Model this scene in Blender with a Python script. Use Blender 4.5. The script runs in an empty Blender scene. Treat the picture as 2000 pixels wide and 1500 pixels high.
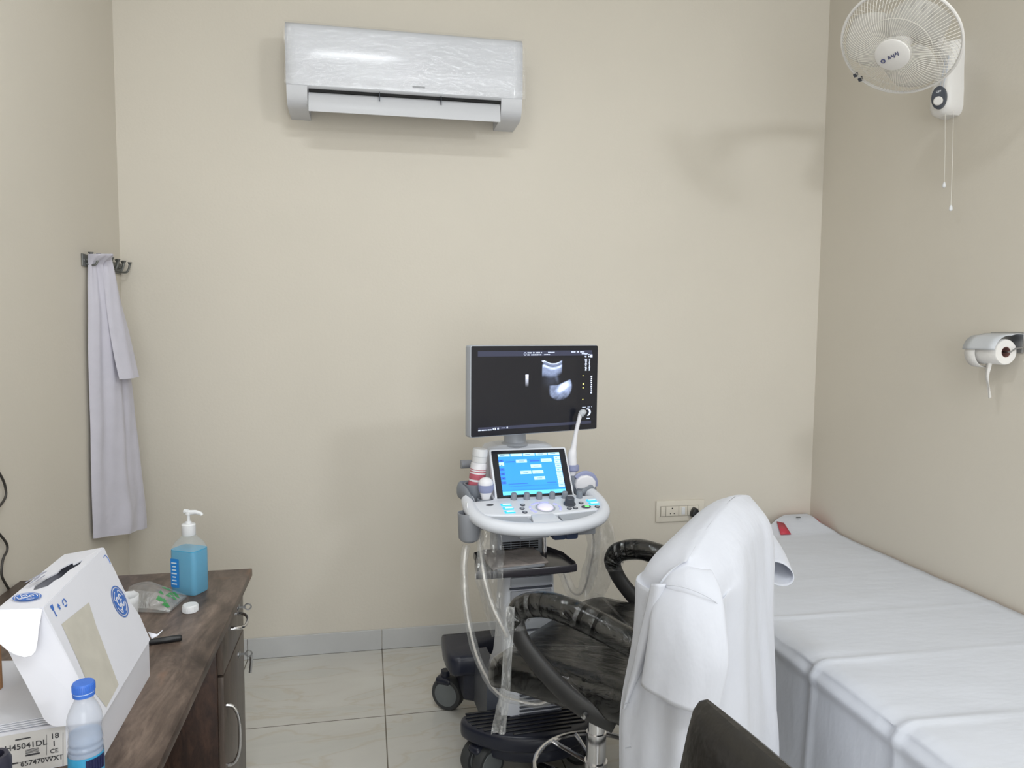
import bpy, bmesh, math, random
import numpy as np
from mathutils import Vector, Matrix
random.seed(7)
PI = math.pi
SC = bpy.context.scene
COL = SC.collection

# ------------------------------------------------------------------ camera
F_PX, YAW, PITCH, ROLL, CAM_H = 1420.0, 0.19807, 0.073735, 0.00799, 1.5
_f = Vector((math.sin(YAW)*math.cos(PITCH), math.cos(YAW)*math.cos(PITCH), -math.sin(PITCH)))
_r = Vector((math.cos(YAW), -math.sin(YAW), 0))
_u = _r.cross(_f)
CR = _r*math.cos(ROLL) + _u*math.sin(ROLL)
CU = -_r*math.sin(ROLL) + _u*math.cos(ROLL)
CF = _f
cam_d = bpy.data.cameras.new('camera')
cam = bpy.data.objects.new('camera', cam_d)
COL.objects.link(cam)
cam_d.sensor_fit = 'HORIZONTAL'
cam_d.sensor_width = 36.0
cam_d.lens = 36.0*F_PX/2000.0
cam_d.clip_start = 0.02
m = Matrix((CR, CU, -CF)).transposed().to_4x4()
m.translation = (0, 0, CAM_H)
cam.matrix_world = m
SC.camera = cam

def W(x, y, Y):
    """point seen in the photo at (x, y) that lies at distance Y into the room"""
    d = CR*((x-1000)/F_PX) - CU*((y-750)/F_PX) + CF
    return Vector((0, 0, CAM_H)) + d*(Y/d.y)
def WX(x, y, X):
    d = CR*((x-1000)/F_PX) - CU*((y-750)/F_PX) + CF
    return Vector((0, 0, CAM_H)) + d*(X/d.x)
def WZ(x, y, Z):
    d = CR*((x-1000)/F_PX) - CU*((y-750)/F_PX) + CF
    return Vector((0, 0, CAM_H)) + d*((Z-CAM_H)/d.z)

# ------------------------------------------------------------------ materials
def lin(c):
    def g(v):
        v /= 255.0
        return v/12.92 if v <= 0.04045 else ((v+0.055)/1.055)**2.4
    return (g(c[0]), g(c[1]), g(c[2]), 1.0)

def setin(b, name, v):
    if name in b.inputs:
        b.inputs[name].default_value = v

def mat(name, rgb, rough=0.5, metal=0.0, var=0.04, vscale=6.0, bump=0.0, bscale=40.0, spec=0.5,
        emit=0.0, alpha=1.0, trans=0.0, ior=1.45, coat=0.0, stretch=(1, 1, 1), sheen=0.0, bdist=0.01):
    m = bpy.data.materials.new(name)
    m.use_nodes = True
    nt = m.node_tree
    b = nt.nodes['Principled BSDF']
    c = lin(rgb)
    tc = nt.nodes.new('ShaderNodeTexCoord')
    mp = nt.nodes.new('ShaderNodeMapping')
    mp.inputs['Scale'].default_value = stretch
    nt.links.new(tc.outputs['Object'], mp.inputs['Vector'])
    if var > 0:
        nz = nt.nodes.new('ShaderNodeTexNoise')
        nz.inputs['Scale'].default_value = vscale
        nz.inputs['Detail'].default_value = 4
        nt.links.new(mp.outputs['Vector'], nz.inputs['Vector'])
        rp = nt.nodes.new('ShaderNodeValToRGB')
        rp.color_ramp.elements[0].position = 0.3
        rp.color_ramp.elements[1].position = 0.7
        rp.color_ramp.elements[0].color = tuple(max(0, v*(1-var)) for v in c[:3])+(1,)
        rp.color_ramp.elements[1].color = tuple(min(1, v*(1+var)) for v in c[:3])+(1,)
        nt.links.new(nz.outputs['Fac'], rp.inputs['Fac'])
        nt.links.new(rp.outputs['Color'], b.inputs['Base Color'])
        if emit > 0:
            nt.links.new(rp.outputs['Color'], b.inputs['Emission Color'])
    else:
        b.inputs['Base Color'].default_value = c
        if emit > 0:
            b.inputs['Emission Color'].default_value = c
    if bump > 0:
        n2 = nt.nodes.new('ShaderNodeTexNoise')
        n2.inputs['Scale'].default_value = bscale
        n2.inputs['Detail'].default_value = 3
        nt.links.new(mp.outputs['Vector'], n2.inputs['Vector'])
        bp = nt.nodes.new('ShaderNodeBump')
        bp.inputs['Strength'].default_value = bump
        bp.inputs['Distance'].default_value = bdist
        nt.links.new(n2.outputs['Fac'], bp.inputs['Height'])
        nt.links.new(bp.outputs['Normal'], b.inputs['Normal'])
    b.inputs['Roughness'].default_value = rough
    b.inputs['Metallic'].default_value = metal
    setin(b, 'Specular IOR Level', spec)
    setin(b, 'IOR', ior)
    setin(b, 'Transmission Weight', trans)
    setin(b, 'Coat Weight', coat)
    setin(b, 'Emission Strength', emit)
    if sheen:
        setin(b, 'Sheen Weight', sheen)
    b.inputs['Alpha'].default_value = alpha
    return m

def film(name, tint=(235, 238, 240), haze=0.10, gloss=0.14, bump=0.6, bscale=25.0, stretch=(1, 1, 1), rough=0.12):
    """thin crinkled clear plastic"""
    m = bpy.data.materials.new(name)
    m.use_nodes = True
    nt = m.node_tree
    nt.nodes.clear()
    out = nt.nodes.new('ShaderNodeOutputMaterial')
    tr = nt.nodes.new('ShaderNodeBsdfTransparent')
    df = nt.nodes.new('ShaderNodeBsdfDiffuse')
    gl = nt.nodes.new('ShaderNodeBsdfGlossy')
    gl.inputs['Roughness'].default_value = rough
    df.inputs['Color'].default_value = lin(tint)
    m1 = nt.nodes.new('ShaderNodeMixShader')
    m2 = nt.nodes.new('ShaderNodeMixShader')
    tc = nt.nodes.new('ShaderNodeTexCoord')
    mp = nt.nodes.new('ShaderNodeMapping')
    mp.inputs['Scale'].default_value = stretch
    nt.links.new(tc.outputs['Object'], mp.inputs['Vector'])
    nz = nt.nodes.new('ShaderNodeTexNoise')
    nz.inputs['Scale'].default_value = bscale
    nz.inputs['Detail'].default_value = 5
    nz.inputs['Distortion'].default_value = 1.2
    nt.links.new(mp.outputs['Vector'], nz.inputs['Vector'])
    bp = nt.nodes.new('ShaderNodeBump')
    bp.inputs['Strength'].default_value = bump
    bp.inputs['Distance'].default_value = 0.02
    nt.links.new(nz.outputs['Fac'], bp.inputs['Height'])
    nt.links.new(bp.outputs['Normal'], gl.inputs['Normal'])
    nt.links.new(bp.outputs['Normal'], df.inputs['Normal'])
    m1.inputs[0].default_value = haze
    nt.links.new(tr.outputs[0], m1.inputs[1])
    nt.links.new(df.outputs[0], m1.inputs[2])
    m2.inputs[0].default_value = gloss
    nt.links.new(m1.outputs[0], m2.inputs[1])
    nt.links.new(gl.outputs[0], m2.inputs[2])
    nt.links.new(m2.outputs[0], out.inputs['Surface'])
    return m

# ------------------------------------------------------------------ mesh builder
def rotm(rx=0, ry=0, rz=0):
    return (Matrix.Rotation(rz, 4, 'Z') @ Matrix.Rotation(ry, 4, 'Y') @ Matrix.Rotation(rx, 4, 'X'))
def T(x, y, z):
    return Matrix.Translation((x, y, z))
def frame(o, ax, ay):
    """matrix with origin o, x axis ax, y axis ay (made orthogonal), z = x cross y"""
    ax = Vector(ax).normalized()
    az = ax.cross(Vector(ay)).normalized()
    ay = az.cross(ax)
    mm = Matrix((ax, ay, az)).transposed().to_4x4()
    mm.translation = o
    return mm

class MB:
    def __init__(s, mtx=None):
        s.bm = bmesh.new()
        s.mtx = mtx or Matrix.Identity(4)
        s.mi = 0
    def _add(s, verts, faces, m=None):
        mm = s.mtx @ m if m is not None else s.mtx
        vs = [s.bm.verts.new(mm @ Vector(v)) for v in verts]
        for f in faces:
            try:
                fc = s.bm.faces.new([vs[i] for i in f])
                fc.material_index = s.mi
            except ValueError:
                pass
        return s
    def _addbm(s, b, m=None):
        b.verts.index_update()
        return s._add([v.co.copy() for v in b.verts], [[v.index for v in f.verts] for f in b.faces], m)
    def box(s, c, d, bev=0.0, m=None, seg=2, taper=None):
        b = bmesh.new()
        bmesh.ops.create_cube(b, size=1.0)
        for v in b.verts:
            k = 1.0
            if taper and v.co.z > 0:
                v.co.x *= taper[0]
                v.co.y *= taper[1]
            v.co = Vector((v.co.x*d[0], v.co.y*d[1], v.co.z*d[2]))
        if bev > 0:
            bmesh.ops.bevel(b, geom=list(b.edges), offset=min(bev, 0.49*min(d)), segments=seg, profile=0.5, affect='EDGES')
        mm = T(*c) if m is None else m @ T(*c)
        s._addbm(b, mm)
        b.free()
        return s
    def prism(s, poly, z0, z1, m=None, bev=0.0, seg=2, tops=None):
        """polygon in xy pulled from z0 to z1"""
        b = bmesh.new()
        lo = [b.verts.new((p[0], p[1], z0)) for p in poly]
        hi = [b.verts.new(((tops or poly)[i][0], (tops or poly)[i][1], z1)) for i in range(len(poly))]
        n = len(poly)
        b.faces.new(lo[::-1])
        b.faces.new(hi)
        for i in range(n):
            b.faces.new([lo[i], lo[(i+1) % n], hi[(i+1) % n], hi[i]])
        bmesh.ops.recalc_face_normals(b, faces=list(b.faces))
        if bev > 0:
            es = [e for e in b.edges if abs(e.verts[0].co.z-e.verts[1].co.z) < 1e-6]
            bmesh.ops.bevel(b, geom=es, offset=bev, segments=seg, profile=0.5, affect='EDGES')
        s._addbm(b, m)
        b.free()
        return s
    def lathe(s, prof, m=None, n=28, caps=True, sq=(1, 1)):
        vs, fs = [], []
        for r, z in prof:
            for k in range(n):
                a = 2*PI*k/n
                vs.append((r*math.cos(a)*sq[0], r*math.sin(a)*sq[1], z))
        for i in range(len(prof)-1):
            for k in range(n):
                k2 = (k+1) % n
                fs.append((i*n+k, i*n+k2, (i+1)*n+k2, (i+1)*n+k))
        if caps:
            fs.append(tuple(range(n))[::-1])
            fs.append(tuple(range((len(prof)-1)*n, len(prof)*n)))
        return s._add(vs, fs, m)
    def cyl(s, p0, p1, r0, r1=None, n=24, m=None):
        p0, p1 = Vector(p0), Vector(p1)
        z = (p1-p0)
        q = z.to_track_quat('Z', 'Y').to_matrix().to_4x4()
        q.translation = p0
        return s.lathe([(r0, 0), (r1 if r1 is not None else r0, z.length)], (m @ q) if m is not None else q, n)
    def ball(s, c, r, sc=(1, 1, 1), n=20, m=None):
        prof = [(max(1e-5, r*math.sin(PI*i/12)), -r*math.cos(PI*i/12)) for i in range(13)]
        mm = T(*c) @ Matrix.Diagonal((sc[0], sc[1], sc[2], 1))
        return s.lathe(prof, (m @ mm) if m is not None else mm, n, caps=False)
    def tube(s, pts, r, n=10, closed=False, cap=True, flat=None, up=None, smooth=0):
        pts = [Vector(p) for p in pts]
        if smooth:
            rr = r if isinstance(r, (list, tuple)) else None
            pts, rr2 = crv(pts, smooth, closed, rr)
            if rr:
                r = rr2
        k = len(pts)
        vs, fs = [], []
        prev = None
        for i, p in enumerate(pts):
            if closed:
                t = (pts[(i+1) % k]-pts[i-1]).normalized()
            else:
                t = (pts[min(i+1, k-1)]-pts[max(i-1, 0)])
                t = t.normalized() if t.length > 1e-9 else Vector((0, 0, 1))
            if up is not None:
                a = Vector(up)
            elif prev is None:
                a = Vector((0, 0, 1)) if abs(t.z) < 0.9 else Vector((1, 0, 0))
            else:
                a = prev
            nx = (a-t*a.dot(t))
            if nx.length < 1e-6:
                nx = t.orthogonal()
            nx.normalize()
            ny = t.cross(nx)
            prev = nx
            rad = r[i] if isinstance(r, (list, tuple)) else r
            fx, fy = flat if flat else (1, 1)
            for j in range(n):
                aa = 2*PI*j/n
                vs.append(p+nx*(rad*fx*math.cos(aa))+ny*(rad*fy*math.sin(aa)))
        lim = k if closed else k-1
        for i in range(lim):
            i2 = (i+1) % k
            for j in range(n):
                j2 = (j+1) % n
                fs.append((i*n+j, i*n+j2, i2*n+j2, i2*n+j))
        if cap and not closed:
            fs.append(tuple(range(n))[::-1])
            fs.append(tuple(range((k-1)*n, k*n)))
        return s._add(vs, fs)
    def grid(s, rows, closed=False, m=None):
        nr, nc = len(rows), len(rows[0])
        vs = [p for r in rows for p in r]
        fs = []
        for i in range(nr-1):
            for j in range(nc if closed else nc-1):
                j2 = (j+1) % nc
                fs.append((i*nc+j, i*nc+j2, (i+1)*nc+j2, (i+1)*nc+j))
        return s._add(vs, fs, m)
    def loft(s, loops, cap0=True, cap1=True, m=None):
        s.grid(loops, closed=True, m=m)
        nr, nc = len(loops), len(loops[0])
        if cap0:
            s._add(loops[0], [tuple(range(nc))], m)
        if cap1:
            s._add(loops[-1], [tuple(range(nc))], m)
        return s
    def face(s, pts, m=None):
        return s._add(pts, [tuple(range(len(pts)))], m)
    def disc(s, r, m=None, n=28, r0=0.0):
        if r0 > 0:
            vs, fs = [], []
            for k in range(n):
                a = 2*PI*k/n
                vs += [(r*math.cos(a), r*math.sin(a), 0), (r0*math.cos(a), r0*math.sin(a), 0)]
            for k in range(n):
                k2 = (k+1) % n
                fs.append((2*k, 2*k2, 2*k2+1, 2*k+1))
            return s._add(vs, fs, m)
        return s._add([(r*math.cos(2*PI*k/n), r*math.sin(2*PI*k/n), 0) for k in range(n)], [tuple(range(n))], m)
    def rect(s, x0, y0, x1, y1, m=None, z=0.0):
        return s._add([(x0, y0, z), (x1, y0, z), (x1, y1, z), (x0, y1, z)], [(0, 1, 2, 3)], m)
    def text(s, txt, size, m=None, align='CENTER', bold=0.0, spacing=1.0, shear=0.0):
        cu = bpy.data.curves.new('t', 'FONT')
        cu.body = txt
        cu.size = size
        cu.align_x = align
        cu.align_y = 'CENTER'
        cu.offset = bold
        cu.shear = shear
        cu.space_character = spacing
        cu.resolution_u = 3
        o = bpy.data.objects.new('t', cu)
        COL.objects.link(o)
        dg = bpy.context.evaluated_depsgraph_get()
        me = o.evaluated_get(dg).to_mesh()
        s._add([v.co.copy() for v in me.vertices], [tuple(p.vertices) for p in me.polygons], m)
        o.evaluated_get(dg).to_mesh_clear()
        bpy.data.objects.remove(o)
        bpy.data.curves.remove(cu)
        return s
    def build(s, name, mt, parent=None, off=None, ang=35, weld=False, solid=0.0, recalc=True, sub=0):
        if weld:
            bmesh.ops.remove_doubles(s.bm, verts=list(s.bm.verts), dist=1e-5)
        if recalc:
            bmesh.ops.recalc_face_normals(s.bm, faces=list(s.bm.faces))
        if off is not None:
            bmesh.ops.translate(s.bm, verts=list(s.bm.verts), vec=-Vector(off))
        me = bpy.data.meshes.new(name)
        s.bm.to_mesh(me)
        s.bm.free()
        for x in (mt if isinstance(mt, (list, tuple)) else [mt]):
            me.materials.append(x)
        o = bpy.data.objects.new(name, me)
        COL.objects.link(o)
        if len(me.polygons):
            me.polygons.foreach_set('use_smooth', [True]*len(me.polygons))
            me.set_sharp_from_angle(angle=math.radians(ang))
        if parent is not None:
            o.parent = parent
        if sub:
            md = o.modifiers.new('sub', 'SUBSURF')
            md.levels = md.render_levels = sub
        if solid:
            md = o.modifiers.new('solid', 'SOLIDIFY')
            md.thickness = solid
            md.offset = -1
        return o

def crv(pts, seg=6, closed=False, rad=None):
    """Catmull-Rom through the points"""
    n = len(pts)
    out, ro = [], []
    rng = n if closed else n-1
    for i in range(rng):
        p0 = pts[(i-1) % n] if (closed or i > 0) else pts[0]
        p1 = pts[i]
        p2 = pts[(i+1) % n]
        p3 = pts[(i+2) % n] if (closed or i+2 < n) else pts[n-1]
        for k in range(seg):
            t = k/seg
            out.append(0.5*((2*p1)+(p2-p0)*t+(2*p0-5*p1+4*p2-p3)*t*t+(3*p1-p0-3*p2+p3)*t**3))
            if rad:
                ro.append(rad[i]+(rad[(i+1) % n]-rad[i])*(3*t*t-2*t**3))
    if not closed:
        out.append(pts[-1].copy())
        if rad:
            ro.append(rad[-1])
    return out, ro

def dense(rows, su, sv, closed=False):
    """refine a control grid: sv between rows, su between columns"""
    a = [crv([Vector(p) for p in r], su, closed)[0] for r in rows]
    cols = [crv([r[j] for r in a], sv)[0] for j in range(len(a[0]))]
    return [[cols[j][i] for j in range(len(cols))] for i in range(len(cols[0]))]

def rrect(x0, y0, x1, y1, r, n=6):
    out = []
    for cx, cy, a0 in ((x1-r, y1-r, 0), (x0+r, y1-r, 90), (x0+r, y0+r, 180), (x1-r, y0+r, 270)):
        for k in range(n+1):
            a = math.radians(a0+90*k/n)
            out.append((cx+r*math.cos(a), cy+r*math.sin(a)))
    return out

def fbm(x, y, s=0):
    return (math.sin(x*1.0+s*1.7+1.3*math.sin(y*0.8+s)) + 0.6*math.sin(y*1.7+2.1*s+1.1*math.sin(x*1.3)) + 0.4*math.sin(2.9*x+2.3*y+s*3.1))/2.0

# ------------------------------------------------------------------ things
def tag(o, label, cat, group=None, kind=None):
    o['label'] = label
    o['category'] = cat
    if group:
        o['group'] = group
    if kind:
        o['kind'] = kind
    return o
def thing(name, loc, label, cat, rz=0.0, group=None, rot=None):
    o = bpy.data.objects.new(name, None)
    o.empty_display_size = 0.05
    COL.objects.link(o)
    o.location = loc
    o.rotation_euler = rot or (0, 0, rz)
    return tag(o, label, cat, group)
def structure(o):
    o['kind'] = 'structure'
    return o
# ------------------------------------------------------------------ palette
def wall_mat(name, rgb):
    m = mat(name, rgb, rough=0.55, var=0.02, vscale=1.5, bump=0.05, bscale=90, spec=0.3)
    return m
M_WALL = wall_mat('cream_wall_paint', (216, 210, 199))
M_CEIL = mat('white_ceiling_paint', (238, 238, 234), rough=0.7, var=0.01)
M_WHITE = mat('white_plastic', (222, 224, 228), rough=0.35, var=0.01)
M_OFFW = mat('warm_white_plastic', (222, 216, 204), rough=0.35, var=0.01)
M_GREYP = mat('light_grey_plastic', (190, 194, 202), rough=0.4, var=0.02)
M_MIDG = mat('mid_grey_plastic', (148, 151, 158), rough=0.45, var=0.02)
M_DKG = mat('dark_grey_plastic', (70, 74, 84), rough=0.45, var=0.03)
M_BLUEG = mat('blue_grey_rubber', (146, 152, 186), rough=0.5, var=0.02)
M_NAVY = mat('navy_plastic', (40, 43, 56), rough=0.32, var=0.05)
M_BLACK = mat('black_plastic', (30, 31, 34), rough=0.35, var=0.03)
M_CHROME = mat('chrome', (215, 215, 218), rough=0.12, metal=1.0, var=0.0)
M_STEEL = mat('brushed_steel', (175, 176, 178), rough=0.32, metal=1.0, var=0.03, vscale=60, stretch=(1, 1, 8))
M_GUN = mat('gunmetal', (112, 115, 118), rough=0.35, metal=0.8, var=0.03)
M_HOLE = mat('dark_void', (22, 22, 24), rough=0.8, var=0.0)

def floor_mat():
    m = mat('marble_floor_tile', (206, 203, 194), rough=0.16, var=0.0, spec=0.5)
    nt = m.node_tree
    b = nt.nodes['Principled BSDF']
    geo = nt.nodes.new('ShaderNodeNewGeometry')
    sep = nt.nodes.new('ShaderNodeSeparateXYZ')
    nt.links.new(geo.outputs['Position'], sep.inputs[0])
    def seam(axis, off):
        a = nt.nodes.new('ShaderNodeMath'); a.operation = 'SUBTRACT'
        nt.links.new(sep.outputs[axis], a.inputs[0]); a.inputs[1].default_value = off
        q = nt.nodes.new('ShaderNodeMath'); q.operation = 'PINGPONG'
        nt.links.new(a.outputs[0], q.inputs[0]); q.inputs[1].default_value = 0.3
        l = nt.nodes.new('ShaderNodeMath'); l.operation = 'LESS_THAN'
        nt.links.new(q.outputs[0], l.inputs[0]); l.inputs[1].default_value = 0.0022
        return l
    sx, sy = seam('X', 0.063), seam('Y', 2.767)
    mx = nt.nodes.new('ShaderNodeMath'); mx.operation = 'MAXIMUM'
    nt.links.new(sx.outputs[0], mx.inputs[0]); nt.links.new(sy.outputs[0], mx.inputs[1])
    mp = nt.nodes.new('ShaderNodeMapping')
    mp.inputs['Rotation'].default_value = (0, 0, 0.75)
    mp.inputs['Scale'].default_value = (1.0, 3.2, 1)
    nt.links.new(geo.outputs['Position'], mp.inputs['Vector'])
    nz = nt.nodes.new('ShaderNodeTexNoise')
    nz.inputs['Scale'].default_value = 1.6; nz.inputs['Detail'].default_value = 7; nz.inputs['Distortion'].default_value = 1.1
    nt.links.new(mp.outputs['Vector'], nz.inputs['Vector'])
    rp = nt.nodes.new('ShaderNodeValToRGB')
    e = rp.color_ramp.elements
    e[0].position = 0.30; e[0].color = lin((196, 195, 190))
    e[1].position = 0.72; e[1].color = lin((209, 208, 203))
    k = e.new(0.47); k.color = lin((203, 202, 197))
    k = e.new(0.50); k.color = lin((198, 193, 183))
    k = e.new(0.525); k.color = lin((204, 202, 197))
    nt.links.new(nz.outputs['Fac'], rp.inputs['Fac'])
    mix = nt.nodes.new('ShaderNodeMixRGB')
    nt.links.new(mx.outputs[0], mix.inputs['Fac'])
    nt.links.new(rp.outputs['Color'], mix.inputs['Color1'])
    mix.inputs['Color2'].default_value = lin((112, 106, 96))
    nt.links.new(mix.outputs['Color'], b.inputs['Base Color'])
    return m
M_FLOOR = floor_mat()
M_SKIRT = mat('grey_marble_skirting', (196, 197, 198), rough=0.3, var=0.04, vscale=5)

XL, XR, YB, YF, ZC = -1.02, 2.28, 3.376, -2.3, 3.3
def slab(name, c, d, mt):
    return structure(MB().box(c, d).build(name, mt))
cx, cy = (XL+XR)/2, (YB+YF)/2
slab('floor', (cx, cy, -0.05), (XR-XL+0.4, YB-YF+0.4, 0.1), M_FLOOR)
slab('ceiling', (cx, cy, ZC+0.05), (XR-XL+0.4, YB-YF+0.4, 0.1), M_CEIL)
slab('wall_back', (cx, YB+0.05, ZC/2), (XR-XL+0.4, 0.1, ZC), M_WALL)
slab('wall_front', (cx, YF-0.05, ZC/2), (XR-XL+0.4, 0.1, ZC), M_WALL)
slab('wall_left', (XL-0.05, cy, ZC/2), (0.1, YB-YF, ZC), M_WALL)
slab('wall_right', (XR+0.05, cy, ZC/2), (0.1, YB-YF, ZC), M_WALL)
def skirt(name, horizontal, a0, a1, at, seams):
    b = MB()
    edges = [a0]+[s for s in seams if a0 < s < a1]+[a1]
    for i in range(len(edges)-1):
        p, q = edges[i]+0.0012, edges[i+1]-0.0012
        if horizontal:
            b.box(((p+q)/2, at, 0.048), (q-p, 0.010, 0.096), bev=0.0015, seg=1)
        else:
            b.box((at, (p+q)/2, 0.048), (0.010, q-p, 0.096), bev=0.0015, seg=1)
    return structure(b.build(name, M_SKIRT))
skirt('baseboard_back', True, XL, XR, YB-0.005, [0.063+0.6*k for k in range(-4, 6)])
skirt('baseboard_left', False, YF, YB-0.011, XL+0.005, [2.767-0.6*k for k in range(-1, 9)])
skirt('baseboard_right', False, YF, YB-0.011, XR-0.005, [2.767-0.6*k for k in range(-1, 9)])

# ------------------------------------------------------------------ light
def area(name, loc, sx, sy, power, col, rot=(0, 0, 0), spread=PI):
    d = bpy.data.lights.new(name, 'AREA')
    d.shape = 'RECTANGLE'
    d.size, d.size_y = sx, sy
    d.energy = power
    d.color = col
    d.spread = spread
    o = bpy.data.objects.new(name, d)
    COL.objects.link(o)
    o.location = loc
    o.rotation_euler = rot
    return o
COOL = (0.93, 0.97, 1.0)
def aim(loc, to):
    return (Vector(to)-Vector(loc)).to_track_quat('-Z', 'Y').to_euler()
area('overhead_light', (-.06, 1.42, ZC-0.02), 0.5, 0.12, 8, COOL)
area('overhead_light', (.65, -.6, ZC-0.02), 1.6, 1.2, 19, COOL)  # broad unseen fill added under the ceiling to soften contrast, not a fitting
area('wall_lamp', (2.20, -.72, 2.92), 0.60, 0.22, 19, COOL, aim((2.20, -.72, 2.92), (.1, 3.3, 1.0)))
area('front_wall_fill', (.3, YF+.02, 1.5), 1.6, 2.2, 36, COOL, (PI/2, 0, 0))  # soft light added inside the front wall
wd = bpy.data.worlds.new('world')
SC.world = wd
wd.use_nodes = True
wd.node_tree.nodes['Background'].inputs[0].default_value = (0.8, 0.85, 0.9, 1)
wd.node_tree.nodes['Background'].inputs[1].default_value = 0.3
vs = SC.view_settings
vs.view_transform = 'Standard'
vs.look = 'None'
vs.gamma = 1.0
vs.use_curve_mapping = False
vs.exposure = 0.72
def sm(t):
    t = max(0.0, min(1.0, t))
    return t*t*(3-2*t)
# ================================================================== wall things
# ---- split air conditioner
M_ACW = mat('glossy_white_panel', (216, 219, 227), rough=0.16, var=0.0, spec=0.5)
M_ACG = mat('pale_grey_plastic', (204, 206, 212), rough=0.35, var=0.01)
M_WRAP = film('stretch_film', haze=0.015, gloss=0.07, bump=0.5, bscale=15.0, stretch=(0.8, 1, 2.2), rough=0.05)
ac = thing('air_conditioner', (0.18, YB, 2.36), 'white split air conditioner wrapped in clear film high on the back wall', 'air conditioner')
ac.rotation_euler = (0, math.radians(-0.35), 0)
HW = 0.492
def ac_prof(): # (y, z) from top back round the front to the bottom back; wall at y = 0
    return [(0, .392), (-.06, .398), (-.150, .396), (-.185, .388), (-.200, .372), (-.206, .345)]
body = MB()
prof = ac_prof()+[(-.206, .136), (-.203, .115), (-.197, .088), (-.182, .066), (-.15, .055), (-.08, .052), (0, .052)]
# centre section keeps a recessed outlet, the two end caps carry the full profile
def endcap(x0, x1):
    lo = [(x0, y, z) for y, z in prof]
    hi = [(x1, y, z) for y, z in prof]
    body.loft([lo, hi])
endcap(-HW, -HW+0.082)
endcap(HW-0.092, HW)
mid = ac_prof()+[(-.206, .136), (-.196, .126), (-.12, .118), (-.12, .085), (-.08, .095), (-.03, .102), (0, .104)]
body.loft([[(-HW+0.082, y, z) for y, z in mid], [(HW-0.092, y, z) for y, z in mid]])
body.build('body', M_ACG, ac, ang=40)
fp = MB()
fpp = [(-.150, .3965), (-.186, .389), (-.202, .374), (-.209, .345), (-.210, .26), (-.209, .152), (-.206, .138), (-.198, .134)]
rows = [[(x, y-0.002, z) for y, z in fpp] for x in [-HW-.001+(2*HW+.002)*k/24 for k in range(25)]]
fp.grid(rows)
fp.build('front_panel', M_ACW, ac, solid=0.004)
lv = MB()
lp = [(-.186, .117), (-.196, .098), (-.203, .078), (-.206, .056), (-.205, .036), (-.200, .036), (-.200, .056), (-.196, .078), (-.189, .097), (-.180, .114)]
lv.loft([[(-HW+.086, y, z) for y, z in lp], [(HW-.096, y, z) for y, z in lp]])
lv.build('louver', M_ACG, ac, ang=30)
for fx in (-.118, .140):
    MB().box((fx, -.193, .112), (.0035, .03, .036), bev=.001).build('louver_bracket', M_DKG, ac)
MB().box((0.0, -.140, .122), (2*HW-.176, .12, .010)).build('outlet', M_HOLE, ac)
bd = MB()
bd.box((0.045, -.2125, .158), (.052, .001, .007))
bd.build('badge', M_MIDG, ac)
# film wrapped round the unit, with gathers
wr = MB()
wp = [(-.06, .404), (-.150, .4035), (-.190, .396), (-.210, .376), (-.2155, .345), (-.216, .26), (-.2155, .16), (-.213, .137)]
rows = []
N = 90
for i in range(N+1):
    x = -HW-.006+(2*HW+.016)*i/N
    row = []
    for j, (y, z) in enumerate(wp):
        e = max(0, (abs(x)-HW+.05)/.05)
        d = .0010*fbm(x*9, z*60, 1)+.004*e*fbm(x*30, z*40, 2)
        row.append((x+.004*e*fbm(z*50, x*20, 4), y-.001-abs(d)*.8, z+(.003*fbm(x*22, j, 3) if j < 3 else 0)))
    rows.append(row)
rows = [crv([Vector(p) for p in r], 4)[0] for r in rows]
wr.grid(rows)
# loose gathered end on the right
rows = []
for i in range(9):
    x = HW+.006+.022*i/8
    rows.append([Vector((x, -.205+.04*i/8+.012*fbm(j*1.3, i*.9, 6)*(i/8), .36-.26*j/14+.01*fbm(j, i, 2)*(i/8))) for j in range(15)])
wr.grid(rows)
wr.build('plastic_film', M_WRAP, ac)['label'] = 'clear stretch film with shiny creases'

# ---- wall fan
M_FANW = mat('fan_white_plastic', (226, 224, 222), rough=0.35, var=0.0)
M_WIRE = mat('white_coated_wire', (222, 219, 212), rough=0.4, var=0.0)
M_BLADE = mat('milky_fan_blade', (230, 228, 224), rough=0.3, var=0.0, alpha=0.5)
fan = thing('wall_fan', (XR, 2.545, 2.352), 'white wall fan with round wire cage on the right wall', 'fan')
def FW(v):
    return Vector(v)-Vector((XR, 2.545, 2.352))
fc = W(1757, 84, 2.215)
view = (Vector((0, 0, CAM_H))-fc).normalized()
axis = Matrix.Rotation(math.radians(-28), 3, 'Z') @ view
hor = Vector((axis.x, axis.y, 0)).normalized()
elev = math.radians(-48)
axis = hor*math.cos(elev)+Vector((0, 0, math.sin(elev)))
fm = frame(FW(fc), axis.cross(Vector((0, 0, 1))), Vector((0, 0, 1)))
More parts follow.
